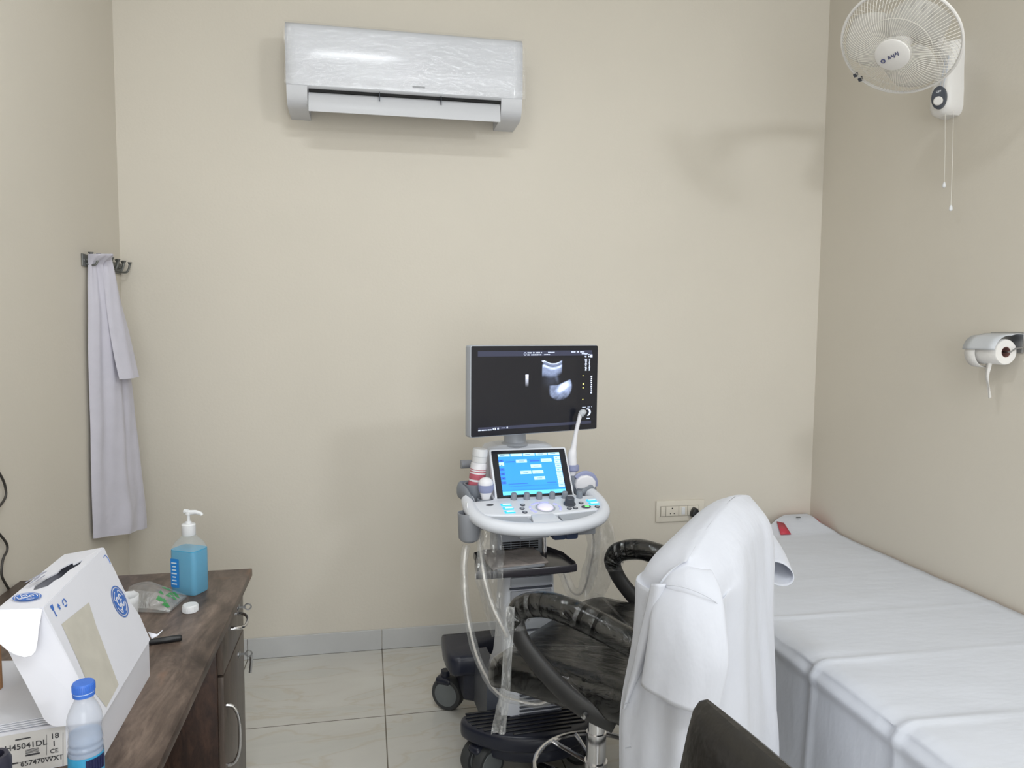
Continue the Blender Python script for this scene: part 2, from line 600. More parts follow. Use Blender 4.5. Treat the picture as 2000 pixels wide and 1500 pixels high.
# make local z = axis
ax_x = Vector((0, 0, 1)).cross(axis).normalized()
ax_y = axis.cross(ax_x)
fm = Matrix((ax_x, ax_y, axis)).transposed().to_4x4()
fm.translation = FW(fc)
RG = 0.190
def cage(zsign, rows_n, dep, rin):
    g = MB(fm)
    for k in range(rows_n):
        a = 2*PI*k/rows_n
        pts = []
        for q in range(9):
            t = q/8
            r = rin+(RG-rin)*t
            z = dep*(1-t**2.6)
            tw = 0.22*(1-t)
            pts.append((r*math.cos(a+tw), r*math.sin(a+tw), zsign*z))
        g.tube(pts, 0.0009, n=4, cap=False)
    return g
g = cage(1, 96, .064, .055)
g.tube([(.120*math.cos(2*PI*k/40), .120*math.sin(2*PI*k/40), .051) for k in range(40)], .0013, n=5, closed=True)
g.build('front_cage', M_WIRE, fan)
g = cage(-1, 60, .064, .06)
g.tube([(.124*math.cos(2*PI*k/40), .124*math.sin(2*PI*k/40), -.050) for k in range(40)], .0013, n=5, closed=True)
g.build('rear_cage', M_WIRE, fan)
MB(fm).tube([(RG*math.cos(2*PI*k/64), RG*math.sin(2*PI*k/64), 0) for k in range(64)], .0050, n=8, closed=True, flat=(1, 1)).build('rim', M_FANW, fan)
for aa in (200, 207):
    a = math.radians(aa)
    MB(fm).box((RG*math.cos(a), RG*math.sin(a), .002), (.013, .013, .014), bev=.002).build('rim_clip', M_DKG, fan)
MB(fm).lathe([(.056, .050), (.058, .061), (.055, .068), (.043, .073), (.0, .0745)], caps=False, n=40).build('hub_badge', M_FANW, fan)
# lettering on the hub badge, reading upwards to the right in the photo
tm = fm @ T(0, 0, .0755) @ rotm(rz=math.radians(14))
lg = MB(tm)
lg.text('BAJAJ', .0165, T(.007, 0, 0), bold=.0003, shear=.25)
lg.tube([(-.030+.0068*math.cos(2*PI*k/6+.5), .0068*math.sin(2*PI*k/6+.5), 0) for k in range(6)], .0016, n=5, closed=True)
lg.build('brand_lettering', mat('dark_blue_print', (52, 58, 110), rough=0.5, var=0), fan)
for k in range(3):
    b = MB(fm @ rotm(rz=2*PI*k/3+0.55))
    pts = []
    for i in range(11):
        t = i/10
        r = .032+.140*t
        w0 = .030+.075*math.sin(PI*min(1, t*1.02)**.8*.80)
        row = []
        for j in range(9):
            s_ = j/8-.5
            row.append(Vector((r*math.cos(s_*w0*2/max(r, .05)), r*math.sin(s_*w0*2/max(r, .05)), .028*s_*(1.4-.6*t)+.006*math.cos(s_*3))))
        pts.append(row)
    b.grid(pts)
    b.build('blade', M_BLADE, fan, solid=.002)
MB(fm).lathe([(.034, -.03), (.036, .02), (.030, .034), (0, .038)], caps=False).build('blade_hub', M_FANW, fan)
MB(fm).lathe([(.04, -.165), (.054, -.15), (.058, -.09), (.052, -.068), (.03, -.055)]).build('motor_housing', M_FANW, fan)
vm = MB(fm)
for k in range(10):
    a = 2*PI*k/10
    vm.box((.0575*math.cos(a), .0575*math.sin(a), -.12), (.004, .010, .036), m=None)
vm.build('motor_vents', M_DKG, fan)
# wall bracket column
bk = MB()
def plan(hw, d):  # D-shaped outline, wall at x=0
    return [Vector(p) for p in [(0, hw, 0), (-d*.6, hw, 0), (-d*.9, hw*.75, 0), (-d, hw*.3, 0), (-d, -hw*.3, 0), (-d*.9, -hw*.75, 0), (-d*.6, -hw, 0), (0, -hw, 0)]]
levels = [(.0, .030, .050), (.010, .042, .074), (.035, .048, .086), (.10, .047, .084), (.17, .043, .070), (.24, .041, .060), (.272, .041, .056), (.283, .038, .050)]
bk.loft([[p+Vector((0, 0, z)) for p in plan(h, d)] for z, h, d in levels])
bk.build('wall_bracket', M_FANW, fan, ang=50)
gr = MB()
for q in (-.012, .006):
    gr.tube([(-.0885+.0*1, -.028+q, .05), (-.088, -.030+q, .10), (-.073, -.027+q, .17), (-.064, -.026+q, .25)], .0022, n=6, smooth=4)
gr.build('bracket_groove', M_GREYP, fan)
mo = FW(fc)-axis*.15
MB().tube([mo, mo*.5+Vector((-.05, 0, .23))*.5+Vector((0, 0, .02)), Vector((-.05, 0, .235))], [.03, .026, .028], n=14, smooth=5).build('neck', M_FANW, fan)
pm = frame(Vector((-.079, -.034, .062)), (.58, -.81, 0), (-.12, 0, 1))
pm = pm @ T(-.012, 0, .012)
ov = MB(pm).lathe([(.026, -.012), (.026, .004), (.022, .008), (0, .0085)], caps=False, n=30, sq=(1, 1.65))
ov.build('control_plate', M_DKG, fan)
MB(pm @ T(0, -.014, .006)).lathe([(.0165, 0), (.0165, .010), (.013, .013), (0, .0132)], caps=False, n=28).build('speed_knob', M_FANW, fan)
MB(pm @ T(0, .021, .0092)).text('OFF', .010, bold=.0003).build('control_lettering', M_WHITE, fan)
for n_, (sx_, sy_), (ex_, ey_) in (('short', (1846, 222), (1844, 362)), ('long', (1862, 216), (1857, 407))):
    p0, p1 = FW(WX(sx_, sy_, 2.215)), FW(WX(ex_, ey_, 2.215))
    c = MB().tube([p0, (p0+p1)*.5+Vector((.002, 0, 0)), p1], .0011, n=6).build('pull_cord', M_WIRE, fan)
    MB().lathe([(.003, .012), (.006, .004), (.0065, -.006), (.003, -.010)], T(*p1)).build('cord_bead', M_WHITE, c)

# ---- toilet roll holder on the right wall
M_PAPER = mat('soft_white_tissue', (232, 230, 228), rough=0.9, var=0.02, bump=0.15, bscale=60)
rc = Vector((2.214, 2.235, 1.437))
th = thing('tissue_holder', (XR, 2.235, 1.49), 'steel toilet roll holder with curved cover on the right wall', 'tissue holder')
def arc(r, a0, a1, n):
    return [Vector((rc.x+r*math.cos(math.radians(a0+(a1-a0)*k/n)), 0, rc.z+r*math.sin(math.radians(a0+(a1-a0)*k/n)))) for k in range(n+1)]
pth = [Vector((2.279, 0, 1.500)), Vector((2.262, 0, 1.503)), Vector((2.245, 0, 1.503))]+arc(.060, 84, 172, 14)
rows = [[Vector((p.x, y, p.z)) for p in pth] for y in (2.165, 2.20, 2.235, 2.27, 2.305)]
MB().grid(rows).build('cover', mat('satin_grey_metal', (206, 210, 217), rough=0.42, metal=.15, var=0.02), th, off=th.location, solid=.002)
MB().box((2.276, 2.235, 1.47), (.007, .14, .075), bev=.002).build('back_plate', M_STEEL, th, off=th.location)
MB().tube([(2.272, 2.158, 1.455), (2.235, 2.158, 1.450), (2.214, 2.158, 1.437), (2.214, 2.18, 1.437), (2.214, 2.305, 1.437)], .003, n=8).build('spindle', M_STEEL, th, off=th.location)
tr = thing('tissue_roll', rc, 'white toilet paper roll with a loose strip hanging from the holder', 'toilet roll')
b = MB(Matrix.Rotation(-PI/2, 4, 'X'))
b.lathe([(.019, -.06), (.043, -.06), (.0455, -.056), (.0455, .056), (.043, .06), (.019, .06), (.019, -.06)], caps=False, n=36)
b.build('roll', M_PAPER, tr)
b = MB(Matrix.Rotation(-PI/2, 4, 'X'))
b.lathe([(.0188, -.059), (.0188, .059), (.0172, .059), (.0172, -.059), (.0188, -.059)], caps=False, n=28)
b.build('core', mat('brown_card_core', (140, 104, 98), rough=0.8), tr)
rows = []
cpts = [W(1930, 690, 2.24), W(1930, 712, 2.235), W(1928, 735, 2.235), W(1932, 758, 2.235), W(1934, 778, 2.235)]
cpts, _ = crv([Vector(p) for p in cpts], 5)
for i, p in enumerate(cpts):
    t = i/(len(cpts)-1)
    wd_ = .021*(1-t)+.005
    rows.append([p+Vector((.3*s_*wd_, s_*wd_, 0))+Vector((-.006*math.cos(s_*2.6+t*3), 0, 0)) for s_ in (-1, -.5, 0, .5, 1)])
MB().grid(rows).build('hanging_strip', M_PAPER, tr, off=rc, solid=.0012)
# loose sheet that bulges out at the far end of the roll
rows = []
for y in (2.255, 2.28, 2.302):
    rows.append([Vector((rc.x+.052*math.cos(math.radians(a)), y, rc.z-.003+.054*math.sin(math.radians(a)))) for a in range(120, 290, 12)])
MB().grid(rows).build('loose_sheet', M_PAPER, tr, off=rc, solid=.001)

# ---- switch board on the back wall
sp = thing('socket_board', (1.545, YB, .600), 'cream electrical socket board low on the back wall', 'socket')
MB().box((0, -.006, 0), (.258, .012, .108), bev=.004).build('cover_plate', M_OFFW, sp)
MB().box((-.005, -.0135, .002), (.206, .005, .052), bev=.001).build('module_frame', mat('grey_seam', (168, 162, 152), var=0), sp)
def module(x, w):
    return MB().box((x, -.0155, .002), (w-.002, .006, .048), bev=.001).build('module', M_OFFW, sp)
module(-.094, .026); module(-.046, .068)
mo2 = module(.012, .046); module(.066, .060)
for hx_ in (-.046, .066):
    for dx, dz, r in ((0, .016, .004), (-.010, -.010, .003), (.010, -.010, .003)):
        MB().cyl((hx_+dx, -.0187, dz), (hx_+dx, -.0184, dz), r, n=12).build('socket_hole', M_HOLE, sp)
MB().box((.012, -.0195, .002), (.018, .005, .036), bev=.0015, m=rotm(rx=.0)).build('rocker_switch', M_WHITE, sp)
pl = thing('power_plug', (1.612, YB-.019, .592), 'black three pin plug in the socket board with cable hanging down', 'plug')
po = [(-.022, -.012), (-.020, .004), (-.010, .024), (0, .028), (.010, .024), (.020, .004), (.022, -.012), (.012, -.022), (-.012, -.022)]
MB(rotm(rx=PI/2)).prism(po, 0, .034, bev=.005).build('plug_body', M_BLACK, pl)
MB().tube([(0, -.017, -.018), (0, -.017, -.05), (.002, -.016, -.12), (.006, -.012, -.3), (.02, -.012, -.52), (.10, -.02, -.585), (.25, -.04, -.588)], .0042, n=8, smooth=6).build('cable', M_BLACK, pl)

# ---- thin black cable on the left wall
cb = [(-30, 880), (2, 930), (11, 955), (9, 975), (-12, 1002), (-22, 1020), (-4, 1040), (12, 1060), (14, 1075), (6, 1092), (3, 1122), (12, 1142), (22, 1157), (34, 1172), (60, 1215), (80, 1290)]
pts = [WX(x, y, -1.010) for x, y in cb]
o = MB().tube(pts, .0035, n=8, smooth=5).build('wall_cable', mat('charcoal_cable', (58, 55, 52), rough=0.5), None)
tag(o, 'thin dark cable winding down the left wall behind the carton', 'cable')

# ---- hook rail on the left wall
M_HOOK = mat('antique_grey_metal', (116, 118, 116), rough=0.4, metal=0.6, var=0.06, vscale=40)
hr = thing('coat_hook_rail', (XL, 3.155, 1.745), 'grey metal coat hook rail on the left wall beside the corner', 'hook rail')
MB().box((.003, 0, 0), (.006, .43, .046), bev=.0015).build('back_plate', M_HOOK, hr)
for k in range(6):
    y = -.182+.0728*k
    b = MB()
    b.tube([(.004, y, -.012), (.024, y, -.016), (.038, y, -.013), (.045, y, .002), (.048, y, .016)], [.0045, .0042, .0042, .004, .0045], n=8, smooth=4)
    b.tube([(.004, y, .004), (.014, y, .002), (.020, y, .008), (.022, y, .020)], [.0045, .004, .004, .0045], n=8, smooth=4)
    b.lathe([(.0035, 0), (.005, .005), (.008, .011), (.0085, .013)], T(.049, y, .014))
    b.lathe([(.004, 0), (.0055, .006), (.009, .011), (.0095, .013)], T(.0225, y, .018))
    b.build('hook', M_HOOK, hr)
for y in (-.205, .205):
    MB(T(.006, y, 0) @ rotm(ry=PI/2)).lathe([(.005, 0), (.005, .001), (.003, .0025), (0, .003)], caps=False, n=14).build('screw', M_STEEL, hr)

# ---- lilac-white coat hanging on the rail
M_LILAC = mat('lilac_white_cotton', (200, 198, 210), rough=0.85, var=0.03, vscale=14, bump=0.30, bscale=18, sheen=0.2)
root = W(187, 500, 3.02)
lc = thing('hanging_lab_coat', root, 'long lilac-white lab coat hanging from the hook rail near the corner', 'coat')
# rows of (left px, right px, y px left, y px right, depth left, depth right)
LR = [(172, 204, 496, 497, 2.965, 3.03), (170, 214, 520, 520, 2.97, 3.05), (171, 225, 560, 555, 2.96, 3.07), (172, 233, 602, 598, 2.95, 3.09),
      (172, 243, 680, 672, 2.94, 3.12), (173, 255, 760, 750, 2.94, 3.15), (174, 262, 830, 820, 2.94, 3.18), (175, 268, 880, 868, 2.935, 3.20),
      (174, 276, 950, 938, 2.93, 3.22), (174, 283, 1010, 995, 2.93, 3.235), (174, 286, 1052, 1030, 2.93, 3.24)]
loops = []
for lx, rx, ly, ry, dl, dr in LR:
    a, b_ = W(lx, ly, dl), W(rx, ry, dr)
    a.x = max(a.x, XL+.012)
    loops.append((a, b_))
la = crv([p for p, q in loops], 6)[0]
lb = crv([q for p, q in loops], 6)[0]
rows = []
for i, (a, b_) in enumerate(zip(la, lb)):
    t = i/(len(la)-1)
    d = b_-a
    L = d.length
    n = Vector((d.y, -d.x, 0)).normalized()      # towards the room
    bul = .034*min(1, .35+t*2)+.058*sm((.10-t)/.09)
    row = []
    NF = 44
    for j in range(NF+1):
        s_ = j/NF
        base = a+d*s_
        f = (.0055+.004*t)*math.sin(s_*(17-5*t)+.6+1.6*t)+.004*math.sin(s_*31+t*7)*(1-.5*t)
        k = math.sin(PI*s_)**.55
        low = .016*fbm(s_*5+2, t*11, 5)*max(0, t-.4)+.004*fbm(s_*12, t*30, 2)*max(0, t-.45)
        row.append(base+n*(k*bul+(f+low)*k))
    for j in range(1, NF):
        s_ = 1-j/NF
        base = a+d*s_
        q = base-n*.006*math.sin(PI*s_)
        q.x = max(q.x, XL+.008)
        row.append(q)
    rows.append(row)
MB().loft(rows, cap0=True, cap1=False).build('coat_body', M_LILAC, lc, off=root, ang=70)
# sleeve lying over the right half
SL = [(197, 210, 505, 500, 3.0, 3.04), (203, 222, 555, 540, 2.985, 3.05), (207, 233, 600, 590, 2.98, 3.06), (214, 247, 650, 640, 2.98, 3.075), (223, 259, 700, 690, 2.98, 3.085), (233, 269, 741, 735, 2.985, 3.095)]
sa = [W(x, y, d) for x, _, y, _, d, _ in SL]
sb = [W(x, y, d) for _, x, _, y, _, d in SL]
sa, sb = crv(sa, 6)[0], crv(sb, 6)[0]
rows = []
for i, (a, b_) in enumerate(zip(sa, sb)):
    d = b_-a
    n = Vector((d.y, -d.x, 0)).normalized()
    row = []
    for j in range(17):
        s_ = j/16
        row.append(a+d*s_+n*(.024*math.sin(PI*s_)**.6+.002*math.sin(s_*13+i*.1)))
    for j in range(1, 16):
        s_ = 1-j/16
        row.append(a+d*s_-n*.006*math.sin(PI*s_))
    rows.append(row)
MB().loft(rows, cap0=True, cap1=False).build('sleeve', M_LILAC, lc, off=root, ang=70)
# ================================================================== ultrasound machine
MX, MY, MA = 0.56, 2.50, math.radians(3)
us = thing('ultrasound_machine', (MX, MY, 0), 'light grey ultrasound machine on dark casters with lit screens in front of the back wall', 'ultrasound machine', rz=MA)
USM = T(MX, MY, 0) @ Matrix.Rotation(MA, 4, 'Z')
USI = USM.inverted()
def UL(px, py, c):
    """machine coordinates of a photo point on the machine's plane y = c"""
    o = USI @ Vector((0, 0, CAM_H))
    d = (USI @ W(px, py, 2.0))-o
    return o+d*((c-o.y)/d.y)
M_BODY = mat('pale_grey_enamel', (218, 222, 231), rough=0.38, var=0.01)
M_SILV = mat('silver_grey_plastic', (172, 177, 186), rough=0.4, var=0.02)
M_RIM = mat('slate_grey_plastic', (132, 138, 148), rough=0.45, var=0.02)
M_TIRE = mat('grey_caster_rubber', (62, 64, 66), rough=0.6, var=0.03)
M_HUB = mat('caster_hub_grey', (112, 117, 119), rough=0.45, var=0.02)
M_SMOKE = mat('smoky_shelf_plastic', (58, 56, 62), rough=0.22, var=0.05)
M_LCD = mat('black_screen_glass', (31, 32, 40), rough=0.18, var=0.0, spec=0.5)
# ---- base
b = MB()
def smooth_poly(p, n=5):
    return [(v.x, v.y) for v in crv([Vector((x, y, 0)) for x, y in p], n, True)[0]]
front = smooth_poly([(-.262, -.125), (-.235, -.19), (-.150, -.262), (-.02, -.300), (.11, -.285), (.22, -.215), (.25, -.13), (.20, -.09), (0, -.085), (-.21, -.088)])
b.prism(front, .125, .185, bev=.016, seg=3, tops=[(x*1.0, y) for x, y in front])
front2 = [(x*.86, y*.93-.005) for x, y in front]
b.prism(front2, .085, .13, bev=.01)
b.build('foot_plate', M_NAVY, us, ang=50)
rb = MB()
for k in range(8):
    y = -.262+.0225*k
    w_ = [.10, .155, .19, .21, .222, .23, .232, .23][k]
    rb.box((-.012, y, .187), (2*w_, .008, .006), bev=.0025)
rb.build('foot_ridges', M_BLACK, us)
b = MB()
b.prism(smooth_poly([(-.255, .14), (-.255, .33), (-.20, .35), (.20, .35), (.255, .33), (.255, .14), (.19, .12), (.13, .12), (.12, .26), (-.12, .26), (-.13, .12), (-.19, .12)], 3), .205, .285, bev=.02, seg=3)
b.prism([(-.15, -.13), (.15, -.13), (.17, .30), (-.17, .30)], .10, .17, bev=.01)
b.prism([(-.20, .15), (-.12, .10), (-.12, .30), (-.20, .30)], .10, .235, bev=.01)
b.prism([(.20, .15), (.20, .30), (.12, .30), (.12, .10)], .10, .235, bev=.01)
b.build('base_frame', M_NAVY, us, ang=50)
b = MB()
b.prism([(-.165, -.10), (-.10, -.10), (-.10, .2), (-.165, .2)], .10, .28, bev=.008)
b.build('base_side_cover', M_DKG, us)
def caster(x, y, r, rz, twin, z=None):
    z = z or r
    M0 = T(x, y, 0) @ rotm(rz=rz)
    c = MB(M0)
    c.tube([(0, 0, r*2.35), (0, 0, r*1.7)], .018, n=12)
    c.box((.0, 0, r*1.75), (.055, .07, .03), bev=.012)
    if twin:
        c.box((0, .012, r*1.1), (.014, .06, r*1.1), bev=.005)
    else:
        c.box((-.034, .01, r*1.35), (.02, .06, r*1.0), bev=.008)
    co = c.build('caster', M_NAVY, us, ang=50)
    offs = (-.030, .030) if twin else (0,)
    for o_ in offs:
        wm = M0 @ T(o_, .012, r) @ rotm(ry=PI/2)
        hw = .019 if twin else .022
        w_ = MB(wm)
        w_.lathe([(r*.55, -hw), (r*.93, -hw), (r, -hw*.55), (r, hw*.55), (r*.93, hw), (r*.55, hw)], n=36)
        wo = w_.build('wheel', M_TIRE, co, ang=40)
        h_ = MB(wm)
        for s_ in (-1, 1):
            h_.lathe([(r*.74, s_*hw*.95), (r*.72, s_*(hw+.002)), (r*.3, s_*(hw+.004)), (0, s_*(hw+.004))], n=32, caps=False)
        h_.build('hub_cap', M_HUB, wo)
caster(-.245, .300, .066, math.radians(-127), False)
caster(.232, .225, .066, math.radians(30), False)
caster(-.205, -.175, .060, math.radians(-60), True)
caster(.17, -.165, .060, math.radians(35), True)
# ---- column
b = MB()
lo = []
for z, x0, x1, y0, y1 in ((.155, -.125, .098, -.155, .14), (.25, -.122, .096, -.150, .12), (.34, -.113, .082, -.125, .06), (.45, -.110, .080, -.115, .03), (.56, -.108, .078, -.112, .03), (.672, -.104, .074, -.110, .03), (.69, -.100, .070, -.105, .02)):
    lo.append([Vector((x, y, z)) for x, y in rrect(x0, y0, x1, y1, .03, 5)])
b.loft(lo)
b.build('column', M_BODY, us, ang=40)
for z, h_, mt in ((.640, .032, M_SILV), (.585, .045, M_MIDG), (.510, .075, M_SILV), (.430, .060, M_SILV)):
    MB().box((-.014, -.1145, z), (.146, .010, h_), bev=.003).build('front_panel', mt, us)
for z in (.6635, .6165, .556, .467):
    MB().box((-.014, -.1135, z), (.152, .009, .006)).build('panel_gap', M_DKG, us)
vn = MB()
for k in range(11):
    z = .175+.0135*k
    t = (z-.155)/.19
    y = -.1565+.032*max(0, t-.5)*2*.9
    vn.box((.012, y, z), (.150, .006, .0055), bev=.001)
vn.build('column_vents', M_DKG, us)
# ---- neck, shelf
b = MB()
b.box((-.022, .05, .77), (.185, .12, .17), bev=.02)
b.box((-.022, .09, .835), (.26, .22, .05), bev=.015)
b.build('neck', M_SILV, us)
vn = MB()
for r_ in range(4):
    for c_ in range(4):
        vn.box((-.078+.034*c_, -.012, .748-.008*r_), (.031, .006, .0045))
vn.build('neck_vents', M_HOLE, us)
MB().cyl((.043, -.08, .705), (.043, -.07, .80), .008, n=14).build('lift_rod', M_CHROME, us)
sh = [(-.215, -.165), (-.19, -.195), (.09, -.195), (.122, -.175), (.125, -.13), (.085, .03), (-.16, .03), (-.19, -.02)]
b = MB()
b.prism(sh, .694, .702, bev=.002)
b.build('shelf', M_SMOKE, us)
b = MB()
rim = smooth_poly([(-.215, -.165), (-.19, -.195), (.09, -.195), (.122, -.175), (.125, -.13), (.085, .03), (-.16, .03), (-.19, -.02)], 2)
b.tube([(x, y, .700) for x, y in rim], .010, n=8, closed=True, up=(0, 0, 1), flat=(1.3, .35))
b.build('shelf_rim', M_SMOKE, us)
# ---- console
TA = math.atan(.196)
def cz(y):
    return .925+.196*(y+.08)
CM = T(0, -.08, .925) @ rotm(rx=TA)     # console plane: local x right, y back along the slope
def CP(x, y):
    return ((x, (y+.08)/math.cos(TA)))
def on_console(x, y, h=0.0):
    return CM @ T(x, (y+.08)/math.cos(TA), h)
outl = smooth_poly([(-.236, .0), (-.240, -.10), (-.236, -.165), (-.205, -.232), (-.12, -.285), (0, -.302), (.12, -.285), (.205, -.232), (.238, -.165), (.242, -.10), (.236, .0), (.10, .04), (-.10, .04)], 5)
b = MB(CM @ T(0, .08/math.cos(TA), 0))
# raised panel (inside the handle)
pan = smooth_poly([(-.142, .04), (-.142, -.04), (-.146, -.085), (-.20, -.092), (-.226, -.108), (-.214, -.18), (-.19, -.20), (-.12, -.212), (-.02, -.222), (.02, -.222), (.12, -.212), (.20, -.20), (.216, -.18), (.228, -.108), (.204, -.092), (.160, -.085), (.156, -.04), (.156, .04)], 4)
b.prism(pan, -.045, 0, bev=.006, seg=3)
b.build('control_panel', M_BODY, us, ang=45)
b = MB(CM @ T(0, .08/math.cos(TA), 0))
b.prism([(x*.93*(1 if y < -.11 else .62), y*.90) for x, y in outl], -.058, -.030, bev=.012, seg=3)
b.build('console_underside', M_RIM, us, ang=45)
b = MB(CM @ T(0, .08/math.cos(TA), 0))
hp = [Vector(p) for p in [(-.224, -.05, -.016), (-.228, -.12, -.016), (-.218, -.185, -.017), (-.180, -.242, -.018), (-.10, -.279, -.019), (0, -.290, -.019), (.10, -.279, -.019), (.180, -.242, -.018), (.220, -.185, -.017), (.230, -.12, -.016), (.226, -.05, -.016)]]
b.tube(hp, .0235, n=16, smooth=6, up=(0, 0, 1), flat=(.95, 1.0))
b.build('front_handle', M_BODY, us, ang=60)
b = MB(CM @ T(0, .08/math.cos(TA), 0))
b.prism([(-.045, -.215), (.03, -.215), (.045, -.285), (-.055, -.285)], -.03, .0005, bev=.004)
b.build('palm_rest', M_BODY, us)
for nm, p in (('palm_slot', [(-.192, -.205), (-.06, -.222), (-.052, -.262), (-.10, -.255), (-.165, -.232)]), ('palm_slot', [(.048, -.222), (.192, -.205), (.168, -.232), (.11, -.253), (.050, -.262)])):
    MB(CM @ T(0, .08/math.cos(TA), 0)).prism(p, -.03, -.006).build(nm, M_SILV, us)
# buttons
M_CYAN = mat('lit_cyan_key', (60, 180, 235), rough=0.4, var=0, emit=0.5)
M_CYW = mat('lit_pale_key', (190, 240, 255), rough=0.4, var=0, emit=0.6)
M_LAV = mat('lavender_key', (176, 178, 222), rough=0.4, var=0, emit=0.25)
M_GRN = mat('lit_green_key', (110, 235, 120), rough=0.4, var=0, emit=0.8)
for x, y in ((-.073, -.091), (-.028, -.094), (.016, -.096), (.062, -.098), (.107, -.100), (.160, -.104)):
    MB(on_console(x, y)).lathe([(.0115, -.002), (.0105, .004), (.0098, .021), (.0085, .023), (0, .0235)], caps=False, n=20).build('rotary_knob', M_RIM, us)
MB(on_console(.107, -.154)).lathe([(.021, -.002), (.021, .004), (.0165, .006), (.0155, .024), (.013, .0265), (0, .027)], caps=False, n=28).build('mode_dial', M_DKG, us)
MB(on_console(.016, -.172)).lathe([(.034, -.001), (.034, .0022), (.029, .0022)], caps=False, n=32).build('trackball_ring', M_SILV, us)
MB(on_console(.016, -.172, .000)).ball((0, 0, .002), .028, (1, 1, .42), n=28).build('trackball', mat('pale_lilac_ball', (226, 222, 244), rough=0.25, var=0, emit=0.15), us)
for a0, a1 in ((28, 44), (64, 100), (104, 140), (160, 176), (190, 222), (-30, 12)):
    b = MB(on_console(.016, -.172, .001))
    pts0 = [(.052*math.cos(math.radians(a)), .044*math.sin(math.radians(a)), 0) for a in np.linspace(a0, a1, 7)]
    b.tube(pts0, .0042, n=6, flat=(.5, 1.1), up=(0, 0, 1))
    b.build('ring_key', M_LAV, us)
for x, y in ((-.111, -.135), (-.110, -.163), (-.111, -.190), (.193, -.135), (.193, -.160)):
    k = MB(on_console(x, y)).box((0, 0, .001), (.036, .017, .004), bev=.0018).build('lit_key', M_CYAN, us)
    MB(on_console(x, y)).box((.002, .001, .0032), (.026, .006, .001)).build('key_legend', M_CYW, k)
for x, y in ((-.055, -.142), (-.064, -.169), (-.062, -.197), (.095, -.188), (.117, -.187), (.150, -.150), (.195, -.186)):
    b = MB(on_console(x, y)).lathe([(.0085, -.001), (.0085, .0025), (.006, .003)], n=18).build('round_key', M_DKG, us)
    MB(on_console(x, y, .0028)).lathe([(.0055, 0), (.005, .0015)], n=16).build('key_top', M_MIDG, b)
b = MB(on_console(.157, -.182)).lathe([(.0125, -.001), (.0125, .0025), (.010, .003)], n=24, sq=(1.35, .85)).build('power_key', M_DKG, us)
MB(on_console(.160, -.182, .003)).box((0, 0, .0005), (.014, .007, .001)).build('key_light', M_GRN, b)
MB(on_console(-.165, -.127)).lathe([(.0085, -.001), (.0085, .0008), (0, .0012)], n=20, caps=False, sq=(1.6, .8)).build('oval_key', M_BLACK, us)
# under-console parts
MB().box((-.035, -.185, .838), (.10, .08, .034), bev=.004).build('drawer', M_SILV, us)
for x in (.042, .084):
    MB().box((x, -.225, .836), (.044, .06, .036), bev=.008).build('probe_connector', mat('steel_blue_plastic', (58, 68, 92), rough=0.4), us)
MB().box((.14, -.195, .840), (.07, .07, .032), bev=.005).build('connector_blank', M_MIDG, us)
# ---- touch screen
bl, br_, tl, tr_ = Vector((-.136, -.076, .922)), Vector((.152, -.076, .922)), Vector((-.136, .024, 1.078)), Vector((.136, .024, 1.072))
tcx = Vector((.004, -.028, .995))
tn = Vector((0, -.153, .105)).normalized()
TM = frame(Vector((.008, -.028, .998)), (1, 0, 0), Vector((0, .105, .153)))
b = MB(TM)
hw, hh = .143, .098
b.prism(rrect(-hw, -hh-.006, hw, hh, .008), -.030, 0, bev=.004)
b.build('touch_screen_housing', M_BODY, us)
ts = MB(TM).prism(rrect(-hw+.007, -hh+.002, hw-.007, hh-.008, .004), 0, .0012).build('touch_screen', M_LCD, us)
M_TB = mat('touch_screen_blue', (50, 140, 220), rough=0.3, var=0.06, vscale=9, emit=0.46)
M_TB2 = mat('touch_screen_deep_blue', (48, 100, 205), rough=0.3, var=0.0, emit=0.42)
M_TC = mat('touch_screen_key_white', (176, 224, 232), rough=0.3, var=0.0, emit=0.45)
M_TCY = mat('touch_screen_cyan', (100, 214, 245), rough=0.3, var=0.0, emit=0.5)
M_TD = mat('touch_screen_ink', (40, 80, 150), rough=0.3, var=0.0, emit=0.3)
b = MB(TM @ T(0, 0, .0016))
b.rect(-.114, -.079, .114, .076)
b.build('display', M_TB, ts)
def skey(name, mt, x0, y0, x1, y1):
    MB(TM @ T(0, 0, .0020)).rect(x0, y0, x1, y1).build(name, mt, ts)
for k in range(5):
    skey('screen_key', M_TC, -.114+.0462*k, .066, -.071+.0462*k, .076)
for k in range(8):
    skey('screen_key', M_TC, .091, .061-.0150*k-.0135, .113, .061-.0150*k)
skey('screen_key', M_TC, -.114, .031, -.096, .044)
for x, y in ((-.051, .0405), (.041, .0405), (.000, .0195), (-.041, -.0035), (.003, -.0035), (.006, -.027)):
    skey('screen_key', M_TC, x, y, x+.040, y+.0125)
b = MB(TM @ T(0, 0, .0020))
b.rect(-.114, -.079, .114, -.066)
b.build('status_bar', M_TCY, ts)
for k in (0, 2, 3, 4, 5):
    skey('screen_panel', M_TB2, -.1135, .045-.0166*k, -.097, .055-.0166*k)
for q in ((-.09, .0515, .088, .0525), (-.09, -.048, .112, -.047), (-.09, -.040, -.02, -.0375), (.05, -.040, .085, -.0375), (-.10, -.062, .112, -.0612), (.000, .043, .036, .048), (-.09, .043, -.055, .047)):
    skey('screen_panel', M_TB2, *q)
rnd = random.Random(3)
def legend(x0, y0, x1, y1):
    MB(TM @ T(0, 0, .0024)).rect(x0, y0, x1, y1).build('key_legend', M_TD, ts)
for k in range(5):
    legend(-.106+.0462*k, .0705, -.106+.0462*k+rnd.uniform(.014, .024), .0722)
